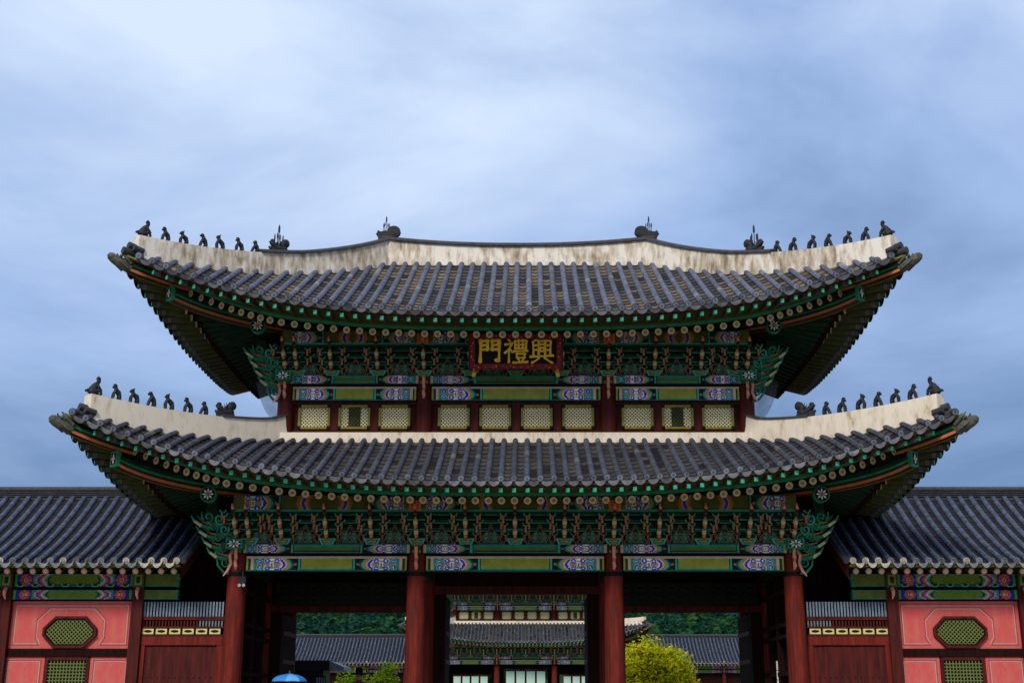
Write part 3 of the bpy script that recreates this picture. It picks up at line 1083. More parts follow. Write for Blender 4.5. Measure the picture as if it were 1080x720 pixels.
def plaster_ridge(pts, tops, width, m, cap_from=None, cap_to=None, blunt=True):
    """a plastered ridge wall along pts (on the roof) whose top stands at the heights in tops"""
    mb = MB()
    rows = [[], [], [], [], []]
    n = len(pts)
    for i, (p, h) in enumerate(zip(pts, tops)):
        d = Vector(pts[min(i + 1, n - 1)]) - Vector(pts[max(i - 1, 0)])
        d.z = 0
        d.normalize()
        s_ = Vector((-d.y, d.x, 0)) * width / 2
        b = Vector(p) - Vector((0, 0, 0.18))
        t = Vector((p[0], p[1], p[2] + h))
        for k, q in enumerate((b - s_, t - s_ * 0.82, t + s_ * 0.82, b + s_, b - s_)):
            rows[k].append(q)
    mb.grid(rows[:2], m); mb.grid(rows[1:3], m); mb.grid(rows[2:4], m); mb.grid(rows[3:5], m)
    for i in (0, -1):
        mb.add([rows[k][i] for k in range(4)], [(0, 1, 2, 3)], m)
    return mb


def ridge_cap(pts, width, h=0.12, over=0.03):
    """dark cover tiles along the top of a ridge"""
    mb = MB()
    rows = [[] for _ in range(7)]
    n = len(pts)
    for i, p in enumerate(pts):
        d = Vector(pts[min(i + 1, n - 1)]) - Vector(pts[max(i - 1, 0)])
        d.z = 0
        d.normalize()
        s_ = Vector((-d.y, d.x, 0))
        for k, (a, b) in enumerate(((-1.0, -0.04), (-1.0, 0.35), (-0.55, 0.8), (0, 1.0), (0.55, 0.8), (1.0, 0.35), (1.0, -0.04))):
            rows[k].append(Vector(p) + s_ * a * (width / 2 + over) + Vector((0, 0, b * h)))
    mb.grid(rows, 'cap_tile')
    mb.grid([rows[-1], rows[0]], 'cap_tile')
    for i in (0, -1):
        mb.add([r_[i] for r_ in rows], [tuple(range(7))], 'cap_tile')
    return mb


# ------------------------------------------------------------------ windows
def lattice_mesh(w, h, ch, pitch, bar_w, m_bar, m_back, diag=True, back=True):
    mb = MB()
    oct_ = [(-w / 2 + ch, -h / 2), (w / 2 - ch, -h / 2), (w / 2, -h / 2 + ch), (w / 2, h / 2 - ch), (w / 2 - ch, h / 2), (-w / 2 + ch, h / 2), (-w / 2, h / 2 - ch), (-w / 2, -h / 2 + ch)]
    if back:
        mb.prism_y(oct_, 0.03, 0.05, m_back)
    def clip(p, d):
        # segment of the line p + t d inside the chamfered rectangle
        t0, t1 = -9.0, 9.0
        for nx, nz, lim in ((1, 0, w / 2), (-1, 0, w / 2), (0, 1, h / 2), (0, -1, h / 2)) + tuple((a * 0.7071, b * 0.7071, (w / 2 + h / 2 - ch) * 0.7071) for a in (-1, 1) for b in (-1, 1)):
            dn, pn = d[0] * nx + d[1] * nz, lim - (p[0] * nx + p[1] * nz)
            if abs(dn) < 1e-9:
                if pn < 0: return None
                continue
            t = pn / dn
            if dn > 0: t1 = min(t1, t)
            else: t0 = max(t0, t)
        return (t0, t1) if t1 - t0 > 0.01 else None
    dirs = ((0.7071, 0.7071), (0.7071, -0.7071)) if diag else ((1, 0), (0, 1))
    for q, d in enumerate(dirs):
        nrm = (-d[1], d[0])
        n = int((w + h) / pitch)
        for i in range(-n, n + 1):
            p = (nrm[0] * i * pitch, nrm[1] * i * pitch)
            c = clip(p, d)
            if not c: continue
            a = (p[0] + d[0] * c[0], p[1] + d[1] * c[0]); b = (p[0] + d[0] * c[1], p[1] + d[1] * c[1])
            hw = bar_w / 2
            y = -0.004 * q
            mb.add([(a[0] - nrm[0] * hw, y, a[1] - nrm[1] * hw), (b[0] - nrm[0] * hw, y, b[1] - nrm[1] * hw), (b[0] + nrm[0] * hw, y, b[1] + nrm[1] * hw), (a[0] + nrm[0] * hw, y, a[1] + nrm[1] * hw),
                    (a[0] - nrm[0] * hw, y + 0.02, a[1] - nrm[1] * hw), (b[0] - nrm[0] * hw, y + 0.02, b[1] - nrm[1] * hw), (b[0] + nrm[0] * hw, y + 0.02, b[1] + nrm[1] * hw), (a[0] + nrm[0] * hw, y + 0.02, a[1] + nrm[1] * hw)],
                   [(0, 1, 2, 3), (0, 4, 5, 1), (3, 2, 6, 7)], m_bar)
    return mb


def ring_frame(mb, w, h, ch, t, y0, y1, m, grow=0):
    """a chamfered rectangular frame of width t round an opening w x h"""
    def o(w, h, ch):
        return [(-w / 2 + ch, -h / 2), (w / 2 - ch, -h / 2), (w / 2, -h / 2 + ch), (w / 2, h / 2 - ch), (w / 2 - ch, h / 2), (-w / 2 + ch, h / 2), (-w / 2, h / 2 - ch), (-w / 2, -h / 2 + ch)]
    a, b = o(w, h, ch), o(w + 2 * t, h + 2 * t, ch + t * 0.6)
    n = 8
    vs = [(x, y0, z) for x, z in a] + [(x, y0, z) for x, z in b] + [(x, y1, z) for x, z in a] + [(x, y1, z) for x, z in b]
    fs = []
    for i in range(n):
        j = (i + 1) % n
        fs += [(i, j, n + j, n + i), (n + i, n + j, 3 * n + j, 3 * n + i), (j, i, 2 * n + i, 2 * n + j)]
    mb.add(vs, fs, m)


WIN_LAT = lattice_mesh(0.77, 0.565, 0.05, 0.070, 0.031, 'paper', 'maroon_dark').mesh('lattice')
_w = MB()
ring_frame(_w, 0.77, 0.565, 0.05, 0.060, -0.085, 0.04, 'yellow_green')
for sx in (-1, 1):
    for sz in (-1, 1):
        _w.span(sx * 0.41 - 0.045, sx * 0.41 + 0.045, -0.088, 0.02, sz * 0.305 - 0.045, sz * 0.305 + 0.045, 'black_paint')
WIN_FRAME = _w.mesh('window')
_w = MB()
_w.span(-0.17, 0.17, -0.013, 0.012, -0.275, 0.275, 'black_paint')  # black board stands in for the dark opening where paper is missing
_l = lattice_mesh(0.34, 0.55, 0.02, 0.074, 0.032, 'olive_dark', 'olive_dark', back=False)
_w.add([(x, y - 0.014, z) for x, y, z in _l.v], _l.f, 'olive_dark')
WIN_DARK = _w.mesh('unpapered_patch')


# ------------------------------------------------------------------ the gate
BAYX = [-7.34, -2.6, 2.6, 7.34]
DEPTH = [0.0, 3.75, 7.5]


def column_mesh(h, r0=0.27, r1=0.24):
    mb = MB()
    n = 20
    ks = 9
    pts = [(0, 0, h * i / (ks - 1)) for i in range(ks)]
    mb.tube(pts, [lerp(r0, r1, (i / (ks - 1)) ** 1.5) for i in range(ks)], 'column_red', n)
    return mb.mesh('column')


def make_gate(name, loc):
    g = empty(name, loc)
    gi = {}
    # columns
    cm = column_mesh(5.28 - PZ)
    band = MB()
    band.tube([(0, 0, 4.16), (0, 0, 4.27)], 0.262, 'black_paint', 20)
    band = band.mesh('black_band')
    for j, y in enumerate(DEPTH):
        for x in BAYX:
            c = place(cm, 'column', g, (x, y, PZ))
            if j == 0:
                place(band, 'black_band', c)
    # painted beams, front and sides of the lower storey
    lint, plate, purl = {}, {}, {}
    def bm(store, L_, h, dep, kind):
        key = round(L_, 2)
        if key not in store: store[key] = beam_mesh(L_, h, dep, kind)
        return store[key]
    def storey(bays, ds, yc, z_lint, h_lint, z_plate, h_plate, z_purl, h_purl, out_, colr):
        hx, y0 = bays[-1], ds[0]
        for x0, x1 in zip(bays[:-1], bays[1:]):
            xm, L_ = (x0 + x1) / 2, x1 - x0
            place(bm(lint, L_ - 2 * colr, h_lint, 0.30, 'lintel'), 'lintel_beam', g, (xm, y0 - 0.02, z_lint))
            place(bm(plate, L_ - 0.12, h_plate, 0.44, 'plate'), 'plate_beam', g, (xm, y0 - 0.04, z_plate))
            place(bm(purl, L_, h_purl, 0.30, 'purlin'), 'purlin_beam', g, (xm, y0 - out_, z_purl))
        for sx in (-1, 1):
            for ya, yb in zip(ds[:-1], ds[1:]):
                ym, L_ = (ya + yb) / 2, yb - ya
                rz = R(90) * sx
                place(bm(lint, L_ - 2 * colr, h_lint, 0.30, 'lintel'), 'lintel_beam', g, (sx * (hx + 0.02), ym, z_lint), rz)
                place(bm(plate, L_ - 0.12, h_plate, 0.44, 'plate'), 'plate_beam', g, (sx * (hx + 0.04), ym, z_plate), rz)
                place(bm(purl, L_, h_purl, 0.30, 'purlin'), 'purlin_beam', g, (sx * (hx + out_), ym, z_purl), rz)
        # plain beams at the back
        b = MB()
        b.span(-hx, hx, ds[-1] - 0.15, ds[-1] + 0.15, z_lint, z_lint + h_lint, 'olive')
        b.span(-hx - 0.2, hx + 0.2, ds[-1] - 0.2, ds[-1] + 0.22, z_plate, z_plate + h_plate, 'green_mid')
        b.span(-hx - out_, hx + out_, ds[-1] + out_ - 0.15, ds[-1] + out_ + 0.15, z_purl, z_purl + h_purl, 'olive_dark')
        b.build('rear_beam', g)
    LB = BAYX
    storey(LB, DEPTH, 3.75, 4.84, 0.385, 5.30, 0.222, 6.29, 0.43, 0.80, 0.255)
    UB = [-6.52, -2.6, 2.6, 6.52]
    UD = [1.0, 3.75, 6.5]
    storey(UB, UD, 3.75, 9.68, 0.40, 10.15, 0.235, 11.09, 0.40, 0.80, 0.22)
    # brackets and motif panels
    mot = {}
    def ring(bays, ds, div, ddiv, z, sz):
        y0, hx = ds[0], bays[-1]
        xs = []
        for x0, x1, n in zip(bays[:-1], bays[1:], div):
            for i in range(n):
                xs.append((x0 + (x1 - x0) * i / n, (x1 - x0) / n))
        def mp_(w):
            k = round(w, 3)
            if k not in mot: mot[k] = motif_mesh(w)
            return mot[k]
        for x, w in xs:
            bracket(g, x, y0, z, 0, sz)
            place(mp_(w), 'motif_panel', g, (x + w / 2, y0, z), 0, (1, 1, sz * 1.02))
        bracket(g, hx, y0, z, 0, sz)
        for sx in (-1, 1):
            bracket(g, sx * (hx - 0.33), y0 - 0.003, z, 0, sz * 0.997)
            for ya, yb in zip(ds[:-1], ds[1:]):
                w = (yb - ya) / ddiv
                for i in range(ddiv):
                    y = ya + w * i
                    if i or ya > ds[0]:
                        bracket(g, sx * hx, y, z, R(90) * sx, sz)
                    place(mp_(w), 'motif_panel', g, (sx * hx, y + w / 2, z), R(90) * sx, (1, 1, sz * 1.02))
    ring(LB, DEPTH, (4, 4, 4), 3, 5.522, 1.0)
    ring(UB, UD, (3, 4, 3), 2, 10.385, 0.96)
    # pink tongue on each front column head and orange tip above it
    tg = MB()
    tg.tube([(0, -0.22, 0.02), (0.01, -0.30, 0.10), (-0.005, -0.31, 0.2), (0.01, -0.30, 0.3), (-0.005, -0.32, 0.4), (0.005, -0.34, 0.5), (0, -0.42, 0.60)], [0.03, 0.05, 0.042, 0.05, 0.044, 0.048, 0.05], 'peach', 8, mats=['peach', 'peach', 'post_brown', 'peach', 'peach', 'peach'])
    tg.span(-0.12, 0.12, -0.30, -0.1, 0.52, 0.62, 'maroon')
    tg = tg.mesh('head_bracket')
    tab = MB()
    tab.span(-0.16, 0.16, -0.06, 0.05, 0, 0.27, 'orange')
    for dx in (-0.075, 0.0, 0.075):
        tab.span(dx - 0.008, dx + 0.008, -0.064, 0, 0.01, 0.26, 'maroon')
    tab = tab.mesh('purlin_tab')
    for x in LB:
        place(tg, 'head_bracket', g, (x, 0, 4.86))
        place(tab, 'purlin_tab', g, (x, -0.97, 6.31)) if abs(x) < 7 else None
    for x in UB:
        place(tg, 'head_bracket', g, (x, 1.0, 9.72))
        place(tab, 'purlin_tab', g, (x, 0.03, 11.12)) if abs(x) < 6 else None
    # corner carving and end plates
    sp_box, sp_disc = star_plate(0.42, 0.235), star_plate(0.19, 0.19, True)
    for sx in (-1, 1):
        corner_bracket(g, sx * 7.34, 0.0, 5.45, 6.4)
        corner_bracket(g, sx * 6.52, 1.0, 10.33, 11.2)
        place(sp_box, 'end_plate', g, (sx * 7.34, -0.55, 5.50))
        place(sp_box, 'end_plate', g, (sx * 6.52, 0.45, 10.30))
        place(star_plate(0.21, 0, True) if sx < 0 else bpy.data.meshes['end_plate.002'], 'end_plate', g, (sx * 7.98, -1.05, 6.72))
        place(bpy.data.meshes['end_plate.002'], 'end_plate', g, (sx * 7.2, -0.05, 11.60))
    # upper wall with its windows
    wb = MB()
    wb.span(-6.5, 6.5, 1.10, 6.4, 8.5, 9.70, 'maroon')
    for z0, z1, y in ((8.74, 8.86, 0.98), (9.60, 9.70, 0.98)):
        wb.span(-6.6, 6.6, y, 1.12, z0, z1, 'maroon')
    wb.build('upper_wall', g)
    cu = MB()
    cu.tube([(0, 0, 0), (0, 0, 1.95)], 0.23, 'maroon', 16)
    cu = cu.mesh('upper_post')
    pst = MB()
    pst.span(-0.11, 0.11, -0.03, 0.2, 0, 0.74, 'maroon')
    pst = pst.mesh('mullion_post')
    for x in UB:
        place(cu, 'upper_post', g, (x, 1.02, 8.55))
    for x0, x1, n in ((-6.52, -2.6, 3), (-2.6, 2.6, 4), (2.6, 6.52, 3)):
        w = (x1 - x0 - 0.52) / n
        for i in range(n):
            x = x0 + 0.26 + w * (i + 0.5)
            wd = place(WIN_FRAME, 'window', g, (x, 1.03, 9.235))
            place(WIN_LAT, 'lattice', wd)
            if n == 3 and i == 1:
                place(WIN_DARK, 'unpapered_patch', wd)
                wd['label'] = 'window with a dark unpapered patch in its middle'
            if i:
                place(pst, 'mullion_post', g, (x - w / 2, 1.0, 8.86))
    # solid core added above the ceiling, so that no light falls through
    core = MB()
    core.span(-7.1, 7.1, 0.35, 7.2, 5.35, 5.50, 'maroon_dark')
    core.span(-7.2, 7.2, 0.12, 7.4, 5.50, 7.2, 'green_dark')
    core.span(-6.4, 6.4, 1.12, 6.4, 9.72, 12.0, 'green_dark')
    core.build('ceiling_light_core', g)
    # interior: side walls, cross beams, door frames, open door leaves, transom panels
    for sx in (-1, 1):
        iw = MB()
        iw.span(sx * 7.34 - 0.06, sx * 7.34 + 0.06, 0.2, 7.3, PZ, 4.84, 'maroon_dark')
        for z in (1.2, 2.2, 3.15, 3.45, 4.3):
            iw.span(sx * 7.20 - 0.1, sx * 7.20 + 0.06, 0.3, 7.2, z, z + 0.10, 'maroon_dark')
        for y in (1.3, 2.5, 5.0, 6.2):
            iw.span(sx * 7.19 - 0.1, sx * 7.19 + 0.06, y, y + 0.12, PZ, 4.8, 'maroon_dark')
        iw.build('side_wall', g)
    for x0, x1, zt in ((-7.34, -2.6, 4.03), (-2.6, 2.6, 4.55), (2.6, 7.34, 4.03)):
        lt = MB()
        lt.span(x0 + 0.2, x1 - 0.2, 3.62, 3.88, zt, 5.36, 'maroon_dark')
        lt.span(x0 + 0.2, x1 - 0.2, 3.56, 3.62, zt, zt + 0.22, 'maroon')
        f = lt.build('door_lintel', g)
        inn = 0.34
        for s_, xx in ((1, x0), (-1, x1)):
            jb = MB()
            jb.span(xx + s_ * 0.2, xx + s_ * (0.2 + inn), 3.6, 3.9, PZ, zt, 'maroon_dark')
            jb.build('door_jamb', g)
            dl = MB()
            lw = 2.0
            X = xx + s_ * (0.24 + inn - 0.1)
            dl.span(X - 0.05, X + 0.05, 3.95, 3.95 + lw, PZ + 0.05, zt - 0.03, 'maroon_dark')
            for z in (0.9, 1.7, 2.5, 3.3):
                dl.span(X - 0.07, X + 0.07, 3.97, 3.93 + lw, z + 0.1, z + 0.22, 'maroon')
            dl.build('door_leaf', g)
    for x0, x1 in ((-7.0, -2.9), (2.9, 7.0)):
        tr = MB()
        n = 9
        for row, (z, y) in enumerate(((4.36, 3.3), (4.70, 3.3))):
            tr.span(x0, x1, y + 0.02, y + 0.06, z - 0.16, z + 0.17, 'black_paint')
            for i in range(n):
                xm = x0 + (x1 - x0) * (i + 0.5) / n
                ov = MB()
                ring_frame(ov, 0.24, 0.10, 0.04, 0.05, y - 0.01, y + 0.02, 'shaded_olive')
                tr.add([(q[0] + xm, q[1], q[2] + z) for q in ov.v], ov.f, 'shaded_olive')
        tr.build('transom_panel', g)
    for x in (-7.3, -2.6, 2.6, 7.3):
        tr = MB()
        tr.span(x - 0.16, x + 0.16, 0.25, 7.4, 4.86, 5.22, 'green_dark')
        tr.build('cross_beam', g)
    return g


LOW = Roof(10.3, 6.75, 6.82, 3.08, 3.75, 6.75, 1.72, 0.12, 1.56, 3.0, 0.62, 1.15)
UPP = Roof(9.62, 5.75, 4.15, 0.02, 3.75, 11.42, 3.40, 0.12, 1.50, 3.0, 0.55, 1.6)


def roof_parts(g):
    # lower roof
    mb = MB()
    tile_faces(LOW, 'F', 0.325, 0.22, mb, (0.052, 0.058, 0.080), drip_col=(0.085, 0.087, 0.098))
    tile_faces(LOW, 'LRB', 0.325, 0.25, mb, coarse=True)
    lo = mb.build('tiled_roof', g)
    Eave(LOW, 7.34, 3.75, 7.42).build(lo, 0.33)
    mb = MB()
    tile_faces(UPP, 'F', 0.352, 0.85, mb)
    tile_faces(UPP, 'LRB', 0.352, 0.85, mb, coarse=True)
    up = mb.build('tiled_roof', g)
    Eave(UPP, 6.52, 2.75, 12.12).build(up, 0.352)
    # plaster band at the foot of the upper wall
    b = MB()
    rows = [[], []]
    pr = plaster_ridge([(x, 0.78, 8.42) for x in (-6.9, -3, 0, 3, 6.9)], [0.31] * 5, 0.3, 'plaster_clean')
    pr.build('plaster_band', lo)
    for sx in (-1, 1):
        plaster_ridge([(sx * 6.75, y, 8.42) for y in (0.8, 2, 4, 6.6)], [0.31] * 4, 0.3, 'plaster_clean').build('plaster_band', lo)
        # lower hip ridges
        for back in (0, 1):
            pts, tops = [], []
            for i in range(15):
                v = lerp(-0.075, 1.08, i / 14)
                p = LOW.hip(v)
                pts.append((sx * p.x, p.y if not back else 7.5 - p.y, p.z))
                tops.append(lerp(0.52, 0.62, max(0, v)))
            pb = plaster_ridge(pts, tops, 0.42, 'plaster_clean' if not back else 'plaster')
            h = pb.build('hip_ridge', lo)
            cap = [(p[0], p[1], p[2] + t) for p, t in zip(pts, tops)]
            ridge_cap(cap[9:], 0.36, 0.08).build('ridge_tiles', h)
            corner_tiles(h, pts[0], sx, back)
            pts, tops = [], []
            for i in range(19):
                v = lerp(-0.075, 1.0, i / 18)
                p = UPP.hip(v)
                pts.append((sx * p.x, p.y if not back else 7.5 - p.y, p.z))
                tops.append(lerp(0.48, 0.62, max(0, v)) if v < 0.6 else lerp(0.564, 0.75, (v - 0.6) / 0.4))
            h = plaster_ridge(pts, tops, 0.42, 'plaster').build('hip_ridge', up)
            h['skip_far'] = True
            cap = [(p[0], p[1], p[2] + t) for p, t in zip(pts, tops)]
            ridge_cap(cap[8:], 0.36, 0.14, 0.05).build('ridge_tiles', h)
            corner_tiles(h, pts[0], sx, back)
    pts = [(x, 3.75, 14.82) for x in [lerp(-4.3, 4.3, i / 14) for i in range(15)]]
    tops = [0.51 + 0.24 * (abs(p[0]) / 4.3) ** 2.2 for p in pts]
    h = plaster_ridge(pts, tops, 0.46, 'plaster').build('main_ridge', up)
    h['skip_far'] = True
    ridge_cap([(p[0], p[1], p[2] + t) for p, t in zip(pts, tops)], 0.42, 0.17, 0.06).build('ridge_tiles', h)
    # corner rafters
    for sx in (-1, 1):
        o = corner_rafter(g, (sx * 7.2, 0.2, 6.85), (sx * 9.1, -1.9, 6.72), (sx * 9.94, -2.70, 7.17), (sx * 11.20, -3.9, 8.16), (sx * 10.82, -3.56, 7.82))
        o = corner_rafter(g, (sx * 6.4, 1.1, 11.72), (sx * 8.3, -0.75, 11.52), (sx * 9.22, -1.70, 11.84), (sx * 10.62, -2.7, 12.78), (sx * 10.18, -2.36, 12.40))
        o['skip_far'] = True
    # bird netting hung behind the upper eave
    for sx in (-1, 1):
        nb = MB()
        A, B, C, D = Vector((sx * 8.3, 4.6, 11.45)), Vector((sx * 6.72, 4.0, 9.25)), Vector((sx * 6.6, 4.6, 9.3)), Vector((sx * 6.5, 4.8, 11.6))
        rows = []
        for i in range(9):
            t = i / 8
            p, q = A.lerp(B, t), D.lerp(C, t)
            sag = -0.25 * math.sin(math.pi * t)
            rows.append([p.lerp(q, j / 6) + Vector((sag * (1 - j / 6) * -sx, 0, sag * (1 - j / 6))) + Vector((0, 0.06 * math.sin(j * 2.1 + i), 0)) for j in range(7)])
        nb.grid(rows, 'net')
        nb.build('bird_net', g)['skip_far'] = True
    return lo, up


def corner_tiles(parent, p, sx, back):
    """the stub rolls and cap tiles sticking out under the blunt end of a hip ridge"""
    mb = MB()
    d = Vector((sx * 0.707, 0.707 if back else -0.707, 0))
    s_ = Vector((-d.y, d.x, 0))
    P = Vector(p)
    for off, r_, ln, dz in ((0, 0.10, 0.20, 0.13), (0.17, 0.085, 0.12, 0.04), (-0.17, 0.085, 0.12, 0.04), (0.0, 0.10, 0.34, -0.04)):
        a = P + s_ * off + Vector((0, 0, dz)) - d * 0.15
        mb.tube([a, a + d * (ln + 0.15) + Vector((0, 0, 0.05))], r_, 'cap_tile', 10)
    mb.build('corner_tiles', parent)


gate = make_gate('palace_gate', (0, 0, 0))
tag(gate, 'two-storey palace gate with curved tiled roofs, red columns and painted brackets, filling the middle', 'gate')
LOWR, UPPR = roof_parts(gate)
index_kids()

# second gate, seen through the bays of the first
far = copy_tree(gate, None, skip=('far',))
far.name = 'palace_gate.001'
far.location = (0.04, 82.0, -0.22)
far['label'] = 'more distant palace gate with pale windows and mint doors, seen through the central bay'
FAR = far
# its mint-green doors, three bays of papered leaves
for x0, x1, zt in ((-7.34, -2.6, 3.9), (-2.6, 2.6, 4.35), (2.6, 7.34, 3.9)):
    n = 4
    w = (x1 - x0 - 1.5) / n
    for i in range(n):
        m = MB()
        xm = x0 + 0.75 + w * (i + 0.5)
        m.span(-w / 2 + 0.03, w / 2 - 0.03, 0, 0.06, 0, zt - PZ, 'maroon')
        for r_ in range(3):
            z0 = 0.1 + (zt - PZ - 0.15) * r_ / 3
            m.span(-w / 2 + 0.09, w / 2 - 0.09, -0.02, 0.01, z0 + 0.03, z0 + (zt - PZ - 0.15) / 3 - 0.04, 'mint_paper')
        m.build('door_leaf', FAR, (xm, 0.35, PZ))


# ------------------------------------------------------------------ stone platforms
def platform(name, x0, x1, y0, y1, label, dz=0.0):
    m = MB()
    n = 9
    for i in range(n):        # facing blocks, each set a little differently
        a, b = lerp(x0, x1, i / n), lerp(x0, x1, (i + 1) / n)
        m.span(a + 0.006, b - 0.006, y0 + random.uniform(0, 0.012), y0 + 0.5, 0.006, PZ - 0.16, 'stone')
        m.span(a + 0.004, b - 0.004, y0 - 0.04, y0 + 0.7, PZ - 0.158, PZ + dz, 'stone')
    m.span(x0, x1, y0 + 0.7, y1, 0.006, PZ + dz, 'stone')
    for k in range(3):
        m.span(-2.4, 2.4, y0 - 0.35 * (3 - k), y0 - 0.35 * (2 - k) - 0.004, 0.006, PZ * (k + 1) / 4, 'stone')
    return tag(m.build(name), label, 'platform')


platform('stone_platform', -8.9, 8.9, -1.7, 9.6, 'low stone platform under the nearer palace gate with steps in front')
platform('stone_platform', -8.9, 8.9, 80.3, 91.5, 'low stone platform under the more distant palace gate', -0.22)

# ------------------------------------------------------------------ signboard
sg = empty('signboard', (0.0, 0.02, 10.38))
tag(sg, 'black signboard with three gold characters in a carved red frame under the upper eave', 'sign')
TILT = Matrix.Rotation(R(17), 4, 'X')
SW, SH = 2.56, 0.98


def tilted(mb):
    mb.v = [tuple(TILT @ Vector(p)) for p in mb.v]
    return mb


b = MB()
b.span(-SW / 2 + 0.1, SW / 2 - 0.1, 0, 0.06, 0.08, SH - 0.08, 'black_paint')
tilted(b).build('board', sg)
b = MB()
def fr_col(d, v):
    return (0.30, 0.03, 0.03)
fw = 0.15
for (x0, x1, z0, z1) in ((-SW / 2, SW / 2, SH - fw, SH), (-SW / 2, SW / 2, 0, fw), (-SW / 2, -SW / 2 + fw, fw, SH - fw), (SW / 2 - fw, SW / 2, fw, SH - fw)):
    b.span(x0, x1, -0.07, 0.05, z0, z1, 'frame_red')
    long_ = (x1 - x0) > (z1 - z0)
    n = 26 if long_ else 9
    for i in range(n):        # small painted flowers and scrolls on the frame
        t = (i + 0.5) / n
        cx, cz = (lerp(x0, x1, t), (z0 + z1) / 2) if long_ else ((x0 + x1) / 2, lerp(z0, z1, t))
        off = 0.022 * (1 if i % 2 else -1)
        cx, cz = (cx, cz + off) if long_ else (cx + off, cz)
        m_ = ('blue_paint', 'peach', 'teal', 'orange', 'maroon_dark')[(i * 3) % 5]
        r_ = 0.019
        b.prism_y([(cx + r_ * math.cos(k * 1.047), cz + r_ * math.sin(k * 1.047)) for k in range(6)], -0.076, -0.06, m_)
for sx in (-1, 1):            # rails and horn at the head
    b.span(sx * (SW / 2 + 0.01) - 0.02, sx * (SW / 2 + 0.01) + 0.02, -0.08, 0.05, -0.02, SH + 0.02, 'maroon')
    b.span(sx * (SW / 2 + 0.12) - 0.13, sx * (SW / 2 + 0.12) + 0.13, -0.03, 0.04, SH - 0.05, SH + 0.01, 'frame_red')
tilted(b).build('frame', sg)
for sx in (-1, 1):
    b = MB()
    b.tube([(sx * 1.16, -0.02, 0.02), (sx * 1.15, -0.05, -0.10), (sx * 1.17, -0.02, -0.2), (sx * 1.15, -0.04, -0.3)], [0.05, 0.06, 0.055, 0.03], 'gold', 8, mats=['orange', 'gold', 'teal'])
    tilted(b).build('hanging_tassel', sg)


GLYPHS = {
    '\u9580': (14.0, [[(13, 96), (12, 50), (10, 4)], [(13, 91), (43, 93)], [(14, 74), (41, 75)], [(13, 56), (42, 57)], [(42, 95), (41, 55)],
                     [(60, 95), (60, 54)], [(59, 92), (90, 95)], [(61, 75), (87, 77)], [(60, 57), (87, 58)], [(88, 96), (89, 50), (88, 8), (73, 14)]]),
    '\u79ae': (10.0, [[(19, 98), (27, 90)], [(5, 77), (37, 82)], [(33, 79), (22, 58), (4, 42)], [(22, 60), (21, 3)], [(27, 56), (37, 46)],
                    [(46, 92), (48, 60)], [(46, 91), (95, 93)], [(95, 93), (92, 61)], [(48, 61), (92, 62)], [(62, 99), (62, 62)], [(79, 99), (78, 62)], [(48, 76), (92, 78)],
                    [(40, 49), (99, 52)], [(54, 40), (55, 22)], [(53, 39), (88, 40)], [(88, 40), (85, 22)], [(55, 23), (86, 23)], [(61, 18), (65, 8)], [(82, 19), (76, 8)], [(38, 2), (100, 6)]]),
    '\u8208': (9.6, [[(28, 97), (12, 88)], [(14, 90), (16, 32)], [(16, 73), (30, 75)], [(16, 54), (30, 56)], [(87, 92), (85, 32)], [(70, 94), (87, 92)], [(72, 74), (85, 75)], [(72, 55), (85, 56)],
                    [(37, 94), (37, 36)], [(36, 91), (65, 93)], [(65, 93), (64, 36)], [(44, 78), (58, 79)], [(44, 65), (45, 49)], [(44, 64), (58, 65)], [(58, 65), (57, 49)], [(45, 50), (57, 50)],
                    [(2, 27), (98, 32)], [(39, 24), (27, 12), (8, 2)], [(61, 24), (76, 12), (95, 0)]]),
}


def glyph(ch, x, parent):
    """one character written in tapered brush strokes, each a raised slip of gilded wood"""
    wd, strokes = GLYPHS[ch]
    m = MB()
    S_ = 0.0067
    for si, st in enumerate(strokes):
        P = [Vector(((px - 50) * S_, (py - 49) * S_ * 1.0)) for px, py in st]
        fine = []
        for a, b_ in zip(P[:-1], P[1:]):
            for t in range(5):
                fine.append(a.lerp(b_, t / 5))
        fine.append(P[-1])
        n = len(fine)
        lft, rgt = [], []
        for i, p in enumerate(fine):
            d = (fine[min(i + 1, n - 1)] - fine[max(i - 1, 0)]).normalized()
            nr = Vector((-d.y, d.x))
            t = i / (n - 1)
            w = wd * S_ * 0.5 * (1.12 - 0.42 * math.sin(math.pi * min(1, t * 1.05)) + (0.12 if t < 0.15 else 0))
            lft.append(p + nr * w); rgt.append(p - nr * w)
        e0 = fine[0] - (fine[1] - fine[0]).normalized() * wd * S_ * 0.42
        e1 = fine[-1] + (fine[-1] - fine[-2]).normalized() * wd * S_ * 0.38
        ring = [e0] + rgt + [e1] + lft[::-1]
        m.prism_y([(x + q.x, SH / 2 + q.y) for q in ring], -0.018 - 0.0006 * si, 0.0, 'gold')
    tilted(m).build('character', parent)


for ch, x in (('\u9580', -0.72), ('\u79ae', 0.0), ('\u8208', 0.72)):
    glyph(ch, x, sg)


